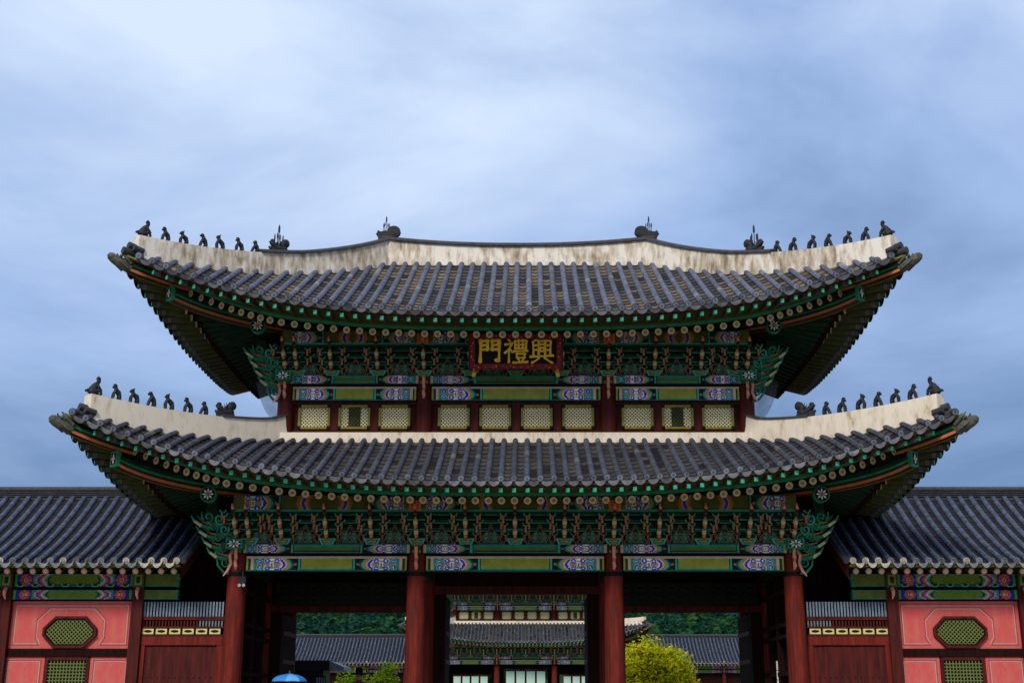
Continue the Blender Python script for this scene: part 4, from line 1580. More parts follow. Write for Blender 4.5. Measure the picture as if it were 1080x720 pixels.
# ------------------------------------------------------------------ roof figures
def figure_mesh(kind):
    """small clay ridge figure about 0.36 m high, facing +x (towards the roof tip)"""
    m = MB()
    if kind == 'chief':
        m.tube([(-0.16, 0, 0.02), (-0.13, 0, 0.14), (-0.06, 0, 0.27), (0.0, 0, 0.35)], [0.13, 0.125, 0.09, 0.05], 'figure_clay', 10)
        m.tube([(0.0, 0, 0.33), (0.015, 0, 0.41), (0.02, 0, 0.47)], [0.05, 0.062, 0.04], 'figure_clay', 9)
        m.tube([(0.0, 0, 0.45), (0.0, 0, 0.475), (0.0, 0, 0.52)], [0.075, 0.06, 0.03], 'figure_clay', 9)
        for s_ in (-1, 1):
            m.tube([(-0.06, s_ * 0.08, 0.28), (-0.02, s_ * 0.13, 0.18), (0.07, s_ * 0.10, 0.10)], [0.045, 0.04, 0.035], 'figure_clay', 7)
            m.tube([(-0.12, s_ * 0.08, 0.07), (0.04, s_ * 0.10, 0.11), (0.08, s_ * 0.09, 0.0)], [0.06, 0.05, 0.04], 'figure_clay', 7)
        m.tube([(-0.2, 0, 0.05), (-0.30, 0, 0.09), (-0.36, 0, 0.06)], [0.07, 0.05, 0.03], 'figure_clay', 7)
    else:
        k = int(kind)
        lean = (0.02, 0.05, 0.0, 0.07, 0.04, -0.02)[k]
        hh = (0.36, 0.34, 0.37, 0.38, 0.36, 0.34)[k]
        # haunch and back leg rising into the leaning trunk
        m.tube([(-0.12, 0, -0.03), (-0.115, 0, 0.08), (-0.07, 0, 0.19), (lean - 0.02, 0, hh - 0.10), (lean, 0, hh - 0.04)], [0.05, 0.062, 0.078, 0.066, 0.052], 'figure_clay', 8)
        hx = lean + (0.02, 0.015, 0.03, 0.0, 0.02, 0.0)[k]
        m.ball((hx, 0, hh - 0.01), (0.068, 0.06, 0.062), 'figure_clay', 9, 6)
        m.tube([(hx + 0.02, 0, hh - 0.02), (hx + 0.075, 0, hh - 0.045)], [0.042, 0.03], 'figure_clay', 7)
        for s_ in (-1, 1):
            m.tube([(lean - 0.015, s_ * 0.035, hh - 0.11), (lean + 0.05, s_ * 0.042, 0.15), (0.105, s_ * 0.04, -0.03)], [0.045, 0.034, 0.032], 'figure_clay', 7)
            m.tube([(-0.11, s_ * 0.04, 0.10), (-0.085, s_ * 0.05, 0.04), (-0.10, s_ * 0.05, -0.03)], [0.045, 0.038, 0.034], 'figure_clay', 7)
            if k in (1, 3):
                m.tube([(hx - 0.03, s_ * 0.03, hh + 0.03), (hx - 0.05, s_ * 0.04, hh + 0.07)], [0.025, 0.012], 'figure_clay', 6)
        if k in (0, 4):
            m.tube([(hx, 0, hh + 0.03), (hx - 0.01, 0, hh + 0.065)], [0.068, 0.03], 'figure_clay', 7)
    if kind == 'chief':
        m.span(-0.17, 0.10, -0.085, 0.085, -0.06, 0.012, 'figure_clay')
    return m.mesh('roof_figure')


def dragon_meshes():
    m = MB()
    m.tube([(-0.24, 0, -0.02), (-0.24, 0, 0.12), (-0.16, 0, 0.24), (-0.26, 0, 0.38), (-0.38, 0, 0.44)], [0.12, 0.15, 0.13, 0.15, 0.06], 'figure_clay', 9, squash=0.7)   # crest curling back
    m.ball((-0.30, 0, 0.36), (0.15, 0.09, 0.17), 'figure_clay', 10, 7)
    m.tube([(-0.15, 0, 0.08), (0.05, 0, 0.13), (0.2, 0, 0.26), (0.30, 0, 0.36)], [0.16, 0.14, 0.12, 0.07], 'figure_clay', 9, squash=0.75)            # upper jaw thrown up
    m.tube([(-0.1, 0, 0.05), (0.12, 0, 0.05), (0.28, 0, 0.09), (0.34, 0, 0.14)], [0.11, 0.09, 0.07, 0.03], 'figure_clay', 8)                  # lower jaw
    m.ball((0.20, 0, 0.36), (0.10, 0.085, 0.09), 'figure_clay', 9, 6)
    for s_ in (-1, 1):
        m.ball((0.10, s_ * 0.09, 0.27), 0.04, 'figure_clay', 7, 5)
        m.tube([(-0.02, s_ * 0.09, 0.24), (-0.06, s_ * 0.12, 0.34), (-0.02, s_ * 0.11, 0.43)], [0.03, 0.025, 0.008], 'figure_clay', 6)
    m.span(-0.36, 0.26, -0.13, 0.13, -0.10, 0.05, 'figure_clay')
    body = m.mesh('ridge_dragon')
    m = MB()
    for (x, y, h, tip) in ((-0.02, 0, 0.78, 1), (-0.17, 0.03, 0.46, 0), (0.12, -0.03, 0.48, 0), (-0.09, -0.06, 0.52, 0), (0.05, 0.06, 0.52, 0)):
        m.tube([(x * 0.25, y, 0.10), (x, y, h * 0.6), (x, y, h)], 0.016, 'figure_clay', 6)
        m.tube([(x, y, h - 0.09), (x, y, h), (x, y, h + 0.13 + 0.05 * tip), (x, y, h + 0.20 + 0.08 * tip)], [0.010, 0.030 + 0.012 * tip, 0.026 + 0.012 * tip, 0.004], 'figure_clay', 6)
    rod = m.mesh('bird_spike')
    m = MB()      # the ridge-end beast: block, curling tail disc
    m.span(-0.30, 0.42, -0.20, 0.20, -0.32, 0.16, 'figure_clay')
    m.prism_y([(-0.34, -0.34), (0.10, -0.34), (0.46, -0.10), (0.46, 0.24), (0.30, 0.16), (0.05, 0.22), (-0.34, 0.10)], -0.19, 0.19, 'figure_clay')
    m.prism_y([(-0.36 + 0.34 * math.cos(k * math.pi / 10), 0.20 + 0.29 * math.sin(k * math.pi / 10)) for k in range(20)], -0.15, 0.15, 'figure_clay')
    m.prism_y([(-0.36 + 0.24 * math.cos(k * math.pi / 10), 0.20 + 0.20 * math.sin(k * math.pi / 10)) for k in range(20)], -0.18, 0.18, 'figure_clay')
    m.tube([(0.40, 0, 0.0), (0.50, 0, 0.10), (0.46, 0, 0.24)], [0.09, 0.07, 0.03], 'figure_clay', 8)
    ch = m.mesh('ridge_end_beast')
    return body, rod, ch


FIG = {k: figure_mesh(k) for k in ('chief', '0', '1', '2', '3', '4', '5')}
DRAGON, ROD, BEAST = dragon_meshes()
ORD = ['', 'second', 'third', 'fourth', 'fifth', 'sixth', 'seventh']


def ridge_figures(roof, sx, which, vs, v_dragon, top_of, spikes):
    side = 'left' if sx < 0 else 'right'
    for i, v in enumerate(vs):
        p = roof.hip(v)
        o = place(FIG['chief' if i == 0 else str((i - 1) % 6)], 'roof_figure', None, (sx * p.x, p.y, p.z + top_of(v) + 0.045), math.atan2(-1, sx) + (R(180) if i == 0 else 0), (0.88, 0.88, 0.9))
        if i == 0:
            lab = f'seated clay figure in a flat hat at the tip of the {which} {side} hip ridge'
        else:
            lab = f'small dark clay figure {ORD[i]} from the tip on the {which} {side} hip ridge'
        tag(o, lab, 'roof figure', 'clay figures on the hip ridges')
    p = roof.hip(v_dragon)
    d = place(DRAGON, 'ridge_dragon', None, (sx * p.x, p.y, p.z + top_of(v_dragon) + 0.09), math.atan2(-0.6, sx), (0.8, 0.8, 0.8) if spikes else (0.74, 0.74, 0.74))
    tag(d, f'dark dragon head with open jaws{" and upright spikes" if spikes else ""} on the {which} {side} hip ridge', 'dragon head', 'dragon heads on the hip ridges')
    if spikes:
        place(ROD, 'bird_spike', d)


for sx in (-1, 1):
    ridge_figures(UPP, sx, 'upper', (-0.038, 0.03, 0.10, 0.175, 0.244, 0.322, 0.386), 0.485, lambda v: lerp(0.48, 0.62, max(0, v)), True)
    ridge_figures(LOW, sx, 'lower', (-0.03, 0.069, 0.168, 0.263, 0.366, 0.477, 0.568), 0.695, lambda v: lerp(0.52, 0.62, max(0, v)), False)
    side = 'left' if sx < 0 else 'right'
    o = place(BEAST, 'ridge_end_beast', None, (sx * 4.16, 3.75, 14.82 + 0.75 + 0.19), 0 if sx > 0 else R(180), (0.62, 0.62, 0.62))
    tag(o, f'dark beast with a round curl and spikes at the {side} end of the main ridge', 'ridge beast', 'beasts at the main ridge ends')
    place(ROD, 'bird_spike', o, (0.06, 0, 0.02))


# ------------------------------------------------------------------ gallery wings
def wing_beam_colour(d, v):
    c = (0.13, 0.19, 0.02)
    if v < 0.10 or v > 0.92: c = (0.02, 0.26, 0.19)
    elif v < 0.15: c = (0.008, 0.02, 0.012)
    if d < 0.10: return (0.05, 0.30, 0.05) if d > 0.04 else (0.02, 0.03, 0.02)
    if d < 0.52:
        q = math.hypot(d - 0.32, (v - 0.5) * 0.32)
        pet = abs(math.cos(math.atan2((v - 0.5) * 0.32, d - 0.32) * 4))
        c = (0.02, 0.03, 0.25)
        if q < 0.155: c = (0.55, 0.10, 0.05) if pet > 0.4 else (0.03, 0.03, 0.30)
        if q < 0.06: c = (0.65, 0.40, 0.10)
        if q < 0.03: c = (0.4, 0.03, 0.03)
    elif d < 1.0:
        q = d - 0.52 + 0.16 * (abs(v - 0.5) * 2) ** 1.5 * -1 + 0.1
        for lim, cc in ((0.13, (0.03, 0.25, 0.18)), (0.19, (0.60, 0.28, 0.22)), (0.27, (0.05, 0.05, 0.40)), (0.32, (0.55, 0.12, 0.05)), (0.38, (0.6, 0.4, 0.3)), (0.46, (0.03, 0.30, 0.24)), (0.50, (0.008, 0.02, 0.012))):
            if q < lim:
                return cc
    return c


class Gable(Roof):
    """straight double-pitch roof with its ridge along x"""
    def __init__(s, x0, x1, yc, half, zE, H, c):
        s.x0, s.x1, s.yc, s.half, s.zE, s.H, s.c = x0, x1, yc, half, zE, H, c
    def z(s, d):
        v = (s.half - d) / s.half
        return s.zE + s.H * ((1 - s.c) * v + s.c * v * v)


def gable_roof(mb, rf, sp=0.325, tone=(0.050, 0.068, 0.118)):
    n = int((rf.x1 - rf.x0) / sp)
    rr = sp * 0.24
    for sgn in (-1, 1):
        coarse = sgn > 0
        for i in range(n + 1):
            x = rf.x1 - 0.1 - i * sp
            nseg = 13
            low = x > -10.0     # under the eave of the gate only the foot of the slope runs on
            if low and sgn > 0: continue
            for k in range(nseg):
                if low and rf.half * (1 - (k + 1) / nseg) < 1.2: break
                da, db = rf.half * (1 - k / nseg), rf.half * (1 - (k + 1) / nseg)
                ring = []
                for d, r_ in ((da, rr), (db, rr * 0.93)):
                    ring.append([Vector((x + r_ * math.cos(math.pi * j / 5), rf.yc + sgn * d, rf.z(d) + 0.035 + r_ * math.sin(math.pi * j / 5))) for j in range(6)])
                mb.grid(ring, 'roof_tile', jit(tone, 0.15))
            # end tile
            nv = Vector((0, sgn, -0.1))
            c = Vector((x, rf.yc + sgn * (rf.half + 0.015), rf.zE + 0.05))
            k0 = len(mb.f)
            mb.disc(c, nv, rr * 1.12, 'roof_tile', 12); mb.disc(c + nv * 0.008, nv, rr * 0.75, 'roof_tile', 12)
            et = jit((0.12, 0.13, 0.16), 0.25)
            if random.random() < 0.12 or (abs(x) < 9.6 and random.random() < 0.7): et = (0.42, 0.38, 0.33)
            mb.c[k0] = et; mb.c[k0 + 1] = tuple(q * 0.7 for q in et)
            if i == n: continue
            # pan tiles
            ns = 30 if not coarse else 10
            for k in range(ns):
                if low and rf.half * (1 - (k + 1) / ns) < 1.2: break
                da, db = rf.half * (1 - k / ns), rf.half * (1 - (k + 1) / ns)
                fa = []
                for d, u in ((da, 0.02), (db, 0.0)):
                    fa.append([Vector((x - sp * j / 4, rf.yc + sgn * d, rf.z(d) + u + 0.03 - 0.055 * math.sin(math.pi * j / 4))) for j in range(5)])
                mb.grid(fa, 'roof_tile', jit(DARK_PAN, 0.4))
                if not coarse:
                    mb.grid([fa[0], [q - Vector((0, 0, 0.02)) for q in fa[0]]], 'roof_tile', DARK_PAN, False)
            top, bot = [], []
            for j in range(7):
                t = j / 6
                p = Vector((x - sp * (0.06 + 0.88 * t), rf.yc + sgn * (rf.half + 0.03), rf.zE))
                ar = math.sin(math.pi * t)
                top.append(p + Vector((0, 0, 0.045 - 0.07 * ar))); bot.append(p + Vector((0, sgn * 0.03, 0.03 - 0.17 * ar ** 0.75)))
            dt = jit((0.13, 0.135, 0.16), 0.35)
            if abs(x) < 9.4 and random.random() < 0.7: dt = (0.38, 0.34, 0.29)
            mb.grid([top, bot], 'roof_tile', dt, False)
        # underside
        mb.grid([[Vector((x, rf.yc + sgn * rf.half * t / 8, rf.z(rf.half * t / 8) - 0.10)) for x in (rf.x0, -10.33)] for t in range(9)], 'olive_dark', None, False)
        if sgn < 0:
            mb.grid([[Vector((x, rf.yc - rf.half * t / 8, rf.z(rf.half * t / 8) - 0.10)) for x in (-10.33, rf.x1)] for t in range(3, 9)], 'olive_dark', None, False)
    # gable-end boards and verge rolls
    for x, s_ in ((rf.x0, -1), (rf.x1, 1)):
        for sgn in (-1, 1):
            if s_ > 0 and sgn > 0: continue
            pts = [Vector((x, rf.yc + sgn * rf.half * t / 10, rf.z(rf.half * t / 10))) for t in range(4 if s_ > 0 else 0, 11)]
            mb.tube([p + Vector((s_ * 0.06, 0, 0.05)) for p in pts], 0.085, 'cap_tile', 8)
            mb.grid([[p + Vector((s_ * 0.03, 0, 0.0)) for p in pts], [p + Vector((s_ * 0.03, 0, -0.42)) for p in pts], [p + Vector((s_ * -0.03, 0, -0.42)) for p in pts]], 'maroon', None, False)
    for i in range(len(mb.c)):
        pass


WX = [-9.97, -13.46, -16.95, -20.44, -23.93]


def make_wing():
    w = empty('gallery_wing', (0, 0, 0))
    rf = Gable(-24.6, -8.62, 3.0, 3.9, 4.98, 2.35, 0.30)
    mb = MB()
    gable_roof(mb, rf)
    ro = mb.build('tiled_roof', w)
    m = MB()
    pts = [(x, 3.0, 7.3) for x in (-24.6, -20, -16, -12, -10.05)]
    m = plaster_ridge(pts, [0.16] * 5, 0.34, 'cap_tile')
    k = ridge_cap([(p[0], p[1], p[2] + 0.17) for p in pts], 0.30, 0.13)
    m.add(k.v, k.f, 'cap_tile')
    for i in range(3):
        m.span(-24.6, -10.05, 2.80 - 0.012 * i, 3.20 + 0.012 * i, 7.28 + 0.055 * i, 7.31 + 0.055 * i, 'cap_tile')
    m.build('roof_ridge', ro)
    # rafters with pale round ends
    rm = MB()
    M_, I_ = Vector((0, -0.62, 4.79)), Vector((0, 0.9, 5.32))
    ax = (M_ - I_).normalized()
    rm.tube([M_, I_], 0.085, 'olive_dark', 10, cap=False)
    rm.disc(M_, ax, 0.088, 'teal', 12); rm.disc(M_ + ax * 0.004, ax, 0.078, 'peach', 12); rm.disc(M_ + ax * 0.008, ax, 0.04, 'white_paint', 8); rm.disc(M_ + ax * 0.012, ax, 0.018, 'orange', 6)
    rm = rm.mesh('rafter')
    for i in range(47):
        place(rm, 'rafter', ro, (-8.85 - i * 0.333, 0, 0))
    bd = MB()
    bd.span(-24.5, -8.65, -0.86, -0.80, 4.87, 4.94, 'olive')
    bd.span(-24.5, -8.65, -0.70, -0.64, 4.87, 4.91, 'green_mid')
    bd.build('eave_board', ro)
    # columns, beams, panels
    cm = MB()
    cm.span(-0.15, 0.15, -0.15, 0.15, PZ, 4.95, 'maroon')
    cm = cm.mesh('column')
    L_ = 3.49 - 0.30
    bmh = {}
    for key, z0, z1, dep in (('a', 4.47, 4.80, 0.16), ('b', 4.14, 4.38, 0.18)):
        m = MB()
        m.span(-L_ / 2, L_ / 2, -dep / 2 + 0.004, dep / 2, z0, z1, 'green_mid')
        painted_panel(m, L_, z0, z1, -dep / 2, wing_beam_colour, cell=0.03)
        if key == 'a':
            m.span(-L_ / 2, L_ / 2, -dep / 2 - 0.02, dep / 2, z0 - 0.045, z0 - 0.002, 'maroon_dark')
            for i in range(8):
                tray(m, -L_ / 2 + L_ * (i + 0.5) / 8, -dep / 2 - 0.01, z0 - 0.01, 0.22, 0.07)
        bmh[key] = m.mesh('painted_beam')
    # upper pink panel with a frame line stepping round the octagonal window
    def pink(x0, x1, z0, z1, oct_=None):
        m = MB()
        m.span(x0, x1, 0.0, 0.08, z0, z1, 'pink_wall')
        def line(pts, t, mm, y):
            for a, b in zip(pts[:-1], pts[1:]):
                m.bar((a[0], y, a[1]), (b[0], y, b[1]), 0.006, t, mm) if abs(a[0] - b[0]) > 1e-6 else m.span(a[0] - t / 2, a[0] + t / 2, y - 0.003, y + 0.003, min(a[1], b[1]) - t / 2, max(a[1], b[1]) + t / 2, mm)
        for ins, mm, t in ((0.09, 'line_grey', 0.022), (0.12, 'line_white', 0.014)):
            a, b, c, d = x0 + ins, x1 - ins, z0 + ins, z1 - ins
            if oct_:
                w2, h2, ch, cz = oct_
                w2 -= ins - 0.12; h2 -= ins - 0.12
                pts = [(-w2 + ch * 0.35, c), (a, c), (a, d), (b, d), (b, c), (w2 - ch * 0.35, c), (w2, c + ch * 0.55), (w2, cz + h2 - ch), (w2 - ch, cz + h2), (-w2 + ch, cz + h2), (-w2, cz + h2 - ch), (-w2, c + ch * 0.55), (-w2 + ch * 0.35, c)]
            else:
                pts = [(a, c), (a, d), (b, d), (b, c), (a, c)]
            line(pts, t, mm, -0.004)
        return m
    pu = pink(-L_ / 2, L_ / 2, 2.88, 4.10, (0.88, 0.60, 0.30, 3.30)).mesh('wall_panel')
    pl = pink(-1.06 / 2, 1.06 / 2, PZ + 0.2, 2.67).mesh('wall_panel')
    fr = MB()
    ring_frame(fr, 1.29, 0.69, 0.27, 0.06, -0.04, 0.06, 'maroon')
    ring_frame(fr, 1.22, 0.62, 0.25, 0.035, -0.02, 0.06, 'maroon_dark')
    fr = fr.mesh('octagonal_window')
    ol = lattice_mesh(1.24, 0.64, 0.25, 0.075, 0.024, 'lattice_green', 'black_paint').mesh('lattice')
    fl = MB()
    ring_frame(fl, 1.00, 1.70, 0.0, 0.09, -0.03, 0.06, 'maroon')
    fl = fl.mesh('tall_window')
    sl = lattice_mesh(1.00, 1.70, 0.0, 0.085, 0.026, 'lattice_green', 'black_paint', diag=False).mesh('lattice')
    rail = MB()
    rail.span(-L_ / 2, L_ / 2, -0.05, 0.1, 2.675, 2.875, 'maroon_dark')
    rail.span(-L_ / 2, L_ / 2, -0.05, 0.1, PZ, PZ + 0.195, 'maroon_dark')
    rail = rail.mesh('wall_rail')
    for i, x in enumerate(WX):
        place(cm, 'column', w, (x, 0.3, 0))
        if i == len(WX) - 1: break
        xm = x - 3.49 / 2
        place(bmh['a'], 'painted_beam', w, (xm, 0.28, 0)); place(bmh['b'], 'painted_beam', w, (xm, 0.28, 0))
        place(pu, 'wall_panel', w, (xm, 0.32, 0))['skip_far'] = True; place(rail, 'wall_rail', w, (xm, 0.32, 0))['skip_far'] = True
        a = place(fr, 'octagonal_window', w, (xm, 0.262, 3.30)); place(ol, 'lattice', a); a['skip_far'] = True
        a = place(fl, 'tall_window', w, (xm, 0.32, 1.73)); place(sl, 'lattice', a); a['skip_far'] = True
        for s_ in (-1, 1):
            place(pl, 'wall_panel', w, (xm + s_ * (0.60 + 1.06 / 2), 0.32, 0))['skip_far'] = True
    # beam ends running past the last column to the gate
    be = MB()
    for z0, z1 in ((4.47, 4.80), (4.14, 4.38)):
        be.span(-9.82, -8.98, 0.2, 0.36, z0, z1, 'olive')
        be.span(-8.98, -8.93, 0.19, 0.37, z0 - 0.01, z1 + 0.01, 'teal')
        be.span(-9.82, -8.98, 0.194, 0.2, z0, z0 + 0.035, 'teal')
        be.span(-9.82, -8.98, 0.194, 0.2, z1 - 0.03, z1, 'teal')
    be.build('beam_end', w)
    pt = MB()
    pt.span(-0.14, 0.14, -0.22, -0.12, 4.45, 4.82, 'green_mid'); pt.span(-0.10, 0.10, -0.226, -0.2, 4.50, 4.77, 'yellow_green'); pt.span(-0.05, 0.05, -0.23, -0.2, 4.55, 4.72, 'green_dark')
    pt.tube([(0, -0.18, 4.42), (0.0, -0.26, 4.34), (0, -0.25, 4.24), (0.02, -0.2, 4.14)], [0.05, 0.05, 0.04, 0.02], 'peach', 7)
    pt = pt.mesh('head_bracket')
    for x in WX:
        place(pt, 'head_bracket', w, (x, 0.3, 0))
    bk = MB()
    bk.span(-24.3, -9.2, 5.6, 5.8, PZ, 5.6, 'maroon_dark')
    bk.span(-24.3, -9.9, 0.45, 0.55, 2.0, 5.2, 'maroon_dark')  # dark sheet standing in for the shade inside the open far galleries
    bk.build('rear_wall', w)
    bk = MB()
    bk.span(-10.1, -7.50, 1.88, 1.98, PZ, 6.62, 'maroon_dark')  # dark sheet added to close the sky gap and read as shade
    bk.build('gap_shade_sheet', w)
    return w


wing = make_wing()
tag(wing, 'gallery with blue-grey tiled roof and pink wall panels adjoining the gate on the left', 'gallery', 'tiled galleries flanking the gates')


def mirror_tree(o, parent=None):
    c = o.copy(); COL.objects.link(c)
    c.parent = parent
    for ch in kids(o):
        mirror_tree(ch, c)
    return c


index_kids()
for lab, loc, sx in (('gallery with blue-grey tiled roof and pink wall panels adjoining the gate on the right', (0, 0, 0), -1),
                     ('distant grey-tiled gallery seen through the left bay of the gate', (-0.6, 79.3, -0.28), 1),
                     ('distant grey-tiled gallery seen through the right bay behind the yellow-green tree', (0.6, 79.3, -0.30), -1)):
    c = copy_tree(wing, None, ('far',) if 'distant' in lab else ())
    c.location = loc
    c.scale = (sx, 1, 1)
    c['label'] = lab


# ------------------------------------------------------------------ small side gates between the wings and the big gate
def make_side_gate():
    o = empty('side_gate', (-8.72, 0.3, PZ))
    z = lambda q: q - PZ
    m = MB()
    for i in range(26):
        x = -1.07 + 2.06 * i / 25
        m.span(x - 0.022, x + 0.022, -0.02, 0.02, z(3.70), z(4.08), 'slat_blue')
    m.build('picket_slats', o)
    m = MB()
    for i in range(26):
        x = -1.07 + 2.06 * i / 25
        m.span(x - 0.02, x + 0.02, -0.02, 0.02, z(3.44), z(3.61), 'metal_grey' if i > 17 else 'maroon')
    m.build('short_slats', o)
    for (z0, z1) in ((3.61, 3.70), (3.40, 3.445), (3.18, 3.235)):
        m = MB(); m.span(-1.12, 1.05, -0.05, 0.06, z(z0), z(z1), 'maroon'); m.build('thin_rail', o)
    m = MB(); m.span(-1.12, 1.05, -0.07, 0.08, z(2.965), z(3.18), 'rail_red'); m.build('door_head', o)
    for i in range(6):
        v = MB()
        v.span(-0.145, 0.145, -0.03, 0.03, -0.072, 0.072, 'cream_paint')
        v.prism_y([(0.105 * math.cos(k * math.pi / 8), 0.036 * math.sin(k * math.pi / 8)) for k in range(16)], -0.034, 0.0, 'black_paint')
        v.build('oval_vent', o, (-0.94 + 0.352 * i, 0, z(3.32)))
    for sx in (-1.06, 0.98):
        m = MB(); m.span(sx - 0.08, sx + 0.08, -0.06, 0.08, 0, z(2.96), 'rail_red'); m.build('door_jamb', o)
    for k in range(2):
        m = MB()
        for i in range(3):
            x0 = -0.97 + k * 0.94 + i * 0.311
            m.span(x0 + 0.006, x0 + 0.305, -0.015 + random.uniform(0, 0.008), 0.05, 0.02, z(2.95), 'maroon')
            m.span(x0 - 0.004, x0 + 0.004, -0.017, 0.04, 0.02, z(2.95), 'frame_red')
        for q in (0.4, 1.6):
            for i in range(6):
                m.ball((-0.9 + k * 0.94 + i * 0.15, -0.02, q), 0.018, 'black_metal', 6, 4)
        m.build('door_leaf', o)
    m = MB()
    m.span(-1.05, 1.0, 0.06, 0.09, 0.02, z(3.4), 'black_paint')
    m.build('backing_board', o)
    return o


sgate = make_side_gate()
tag(sgate, 'dark red plank side gate with oval vents and pickets, between left gallery and gate', 'side gate', 'plank side gates beside the great gate')
index_kids()
c = copy_tree(sgate)
c.location = (8.72, 0.3, PZ)
c.scale = (-1, 1, 1)
c['label'] = 'dark red plank side gate with oval vents and pickets, between right gallery and gate'

# ------------------------------------------------------------------ floodlight on the left corner column
fl = empty('floodlight', (-7.12, -0.32, 4.50))
tag(fl, 'small black floodlight fixed at the top of the left corner column', 'floodlight')
m = MB()
m.span(-0.10, 0.10, -0.10, 0.10, -0.02, 0.18, 'black_metal')
m.tube([(0, 0.0, 0.18), (0, 0.02, 0.30), (-0.08, 0.1, 0.34)], 0.03, 'black_metal', 6)
m.build('housing', fl)
m = MB()
for x in (-0.055, 0.055):
    m.tube([(x, -0.06, -0.04), (x, -0.11, -0.05)], 0.042, 'lamp_glass', 10)
m.build('lamp_lens', fl)

# ------------------------------------------------------------------ hill and forest
def hill_h(x, y):
    t = max(0.0, (y - 300) / 360)
    return 66 * min(1, t) ** 0.85 + 10 * math.sin(x * 0.019 + 1) * min(1, t) + 5 * math.sin(x * 0.05 + y * 0.02) * min(1, t)


h = MB()
rows = []
for j in range(26):
    y = 300 + 400 * j / 25
    rows.append([Vector((x, y, hill_h(x, y) - 0.5)) for x in [-400 + 800 * i / 50 for i in range(51)]])
h.grid(rows, 'hill_soil')
tag(h.build('hill'), kind='structure')
fr = MB()
rnd = random.Random(11)
for i in range(3400):
    y = 315 + 230 * rnd.random()
    x = rnd.uniform(-0.36, 0.36) * (y + 33)
    z = hill_h(x, y)
    s_ = rnd.uniform(3.0, 6.2)
    tone = rnd.choice(((0.008, 0.056, 0.030), (0.006, 0.046, 0.030), (0.012, 0.070, 0.028), (0.026, 0.092, 0.020), (0.007, 0.052, 0.036)))
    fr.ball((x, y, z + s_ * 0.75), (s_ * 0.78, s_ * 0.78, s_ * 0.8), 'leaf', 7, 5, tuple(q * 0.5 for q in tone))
    for k in range(70):
        a, b = rnd.uniform(0, 6.283), rnd.uniform(-0.15, 1.0)
        cb = math.sqrt(max(0, 1 - b * b))
        rr = s_ * rnd.uniform(0.75, 1.05)
        c = Vector((x + rr * cb * math.cos(a), y + rr * cb * math.sin(a), z + s_ * 0.9 + rr * b * 0.9))
        q = rnd.uniform(0.35, 0.8) * s_ / 5
        u = Vector((rnd.uniform(-1, 1), rnd.uniform(-1, 1), rnd.uniform(-0.6, 0.6))).normalized()
        w = u.cross(Vector((rnd.uniform(-1, 1), rnd.uniform(-1, 1), 1))).normalized()
        fr.add([c - u * q - w * q * 0.6, c + u * q * 0.9 - w * q, c + u * q + w * q * 0.7, c - u * q * 0.7 + w * q], [(0, 1, 2, 3)], 'leaf', jit(tone, 0.25))
tag(fr.build('forest'), 'dense dark green wood covering the hillside behind the palace roofs', 'forest', kind='stuff')


# ------------------------------------------------------------------ courtyard trees
def leafy_tree(name, loc, lobes, trunk_h, tones, n_leaf, leaf, label, seed):
    rnd = random.Random(seed)
    t = empty(name, loc)
    tag(t, label, 'tree')
    m = MB()
    m.tube([(0, 0, 0), (0.03, 0.02, trunk_h * 0.5), (0, 0, trunk_h)], [0.16, 0.12, 0.09], 'bark', 9)
    for (x, y, z, r_) in lobes:
        m.tube([(0, 0, trunk_h * 0.75), (x * 0.5, y * 0.5, lerp(trunk_h, z, 0.55)), (x, y, z)], [0.07, 0.045, 0.015], 'bark', 6)
        for k in range(4):
            a = rnd.uniform(0, 6.28)
            m.tube([(x * 0.6, y * 0.6, lerp(trunk_h, z, 0.65)), (x + r_ * 0.6 * math.cos(a), y + r_ * 0.6 * math.sin(a), z + rnd.uniform(-0.3, 0.5) * r_)], [0.025, 0.008], 'bark', 5)
    m.build('trunk', t)
    m = MB()
    tot = sum(l[3] ** 2 for l in lobes)
    for (x, y, z, r_) in lobes:
        n = int(n_leaf * r_ ** 2 / tot)
        # leaf sprays: each cluster of leaves round a twig end
        ncl = max(6, n // 16)
        for c_ in range(ncl):
            d = Vector((rnd.gauss(0, 1), rnd.gauss(0, 1), rnd.gauss(0, 1))).normalized() * r_ * rnd.uniform(0.45, 1.08)
            cc = Vector((x, y, z)) + Vector((d.x, d.y, d.z * 0.9))
            tone = rnd.choice(tones)
            for q in range(16):
                p = cc + Vector((rnd.gauss(0, 1), rnd.gauss(0, 1), rnd.gauss(0, 0.8))) * leaf * 1.5
                nr = (d.normalized() * 0.8 + Vector((rnd.gauss(0, 0.5), rnd.gauss(0, 0.5), rnd.gauss(0.25, 0.5)))).normalized()
                u = nr.cross(Vector((rnd.uniform(-1, 1), rnd.uniform(-1, 1), rnd.uniform(-1, 1)))).normalized()
                w = nr.cross(u)
                s_ = leaf * rnd.uniform(0.7, 1.2)
                m.add([p - u * s_, p + w * s_ * 0.45, p + u * s_, p - w * s_ * 0.45], [(0, 1, 2, 3)], 'leaf', jit(tone, 0.2))
    m.build('crown', t)
    return t


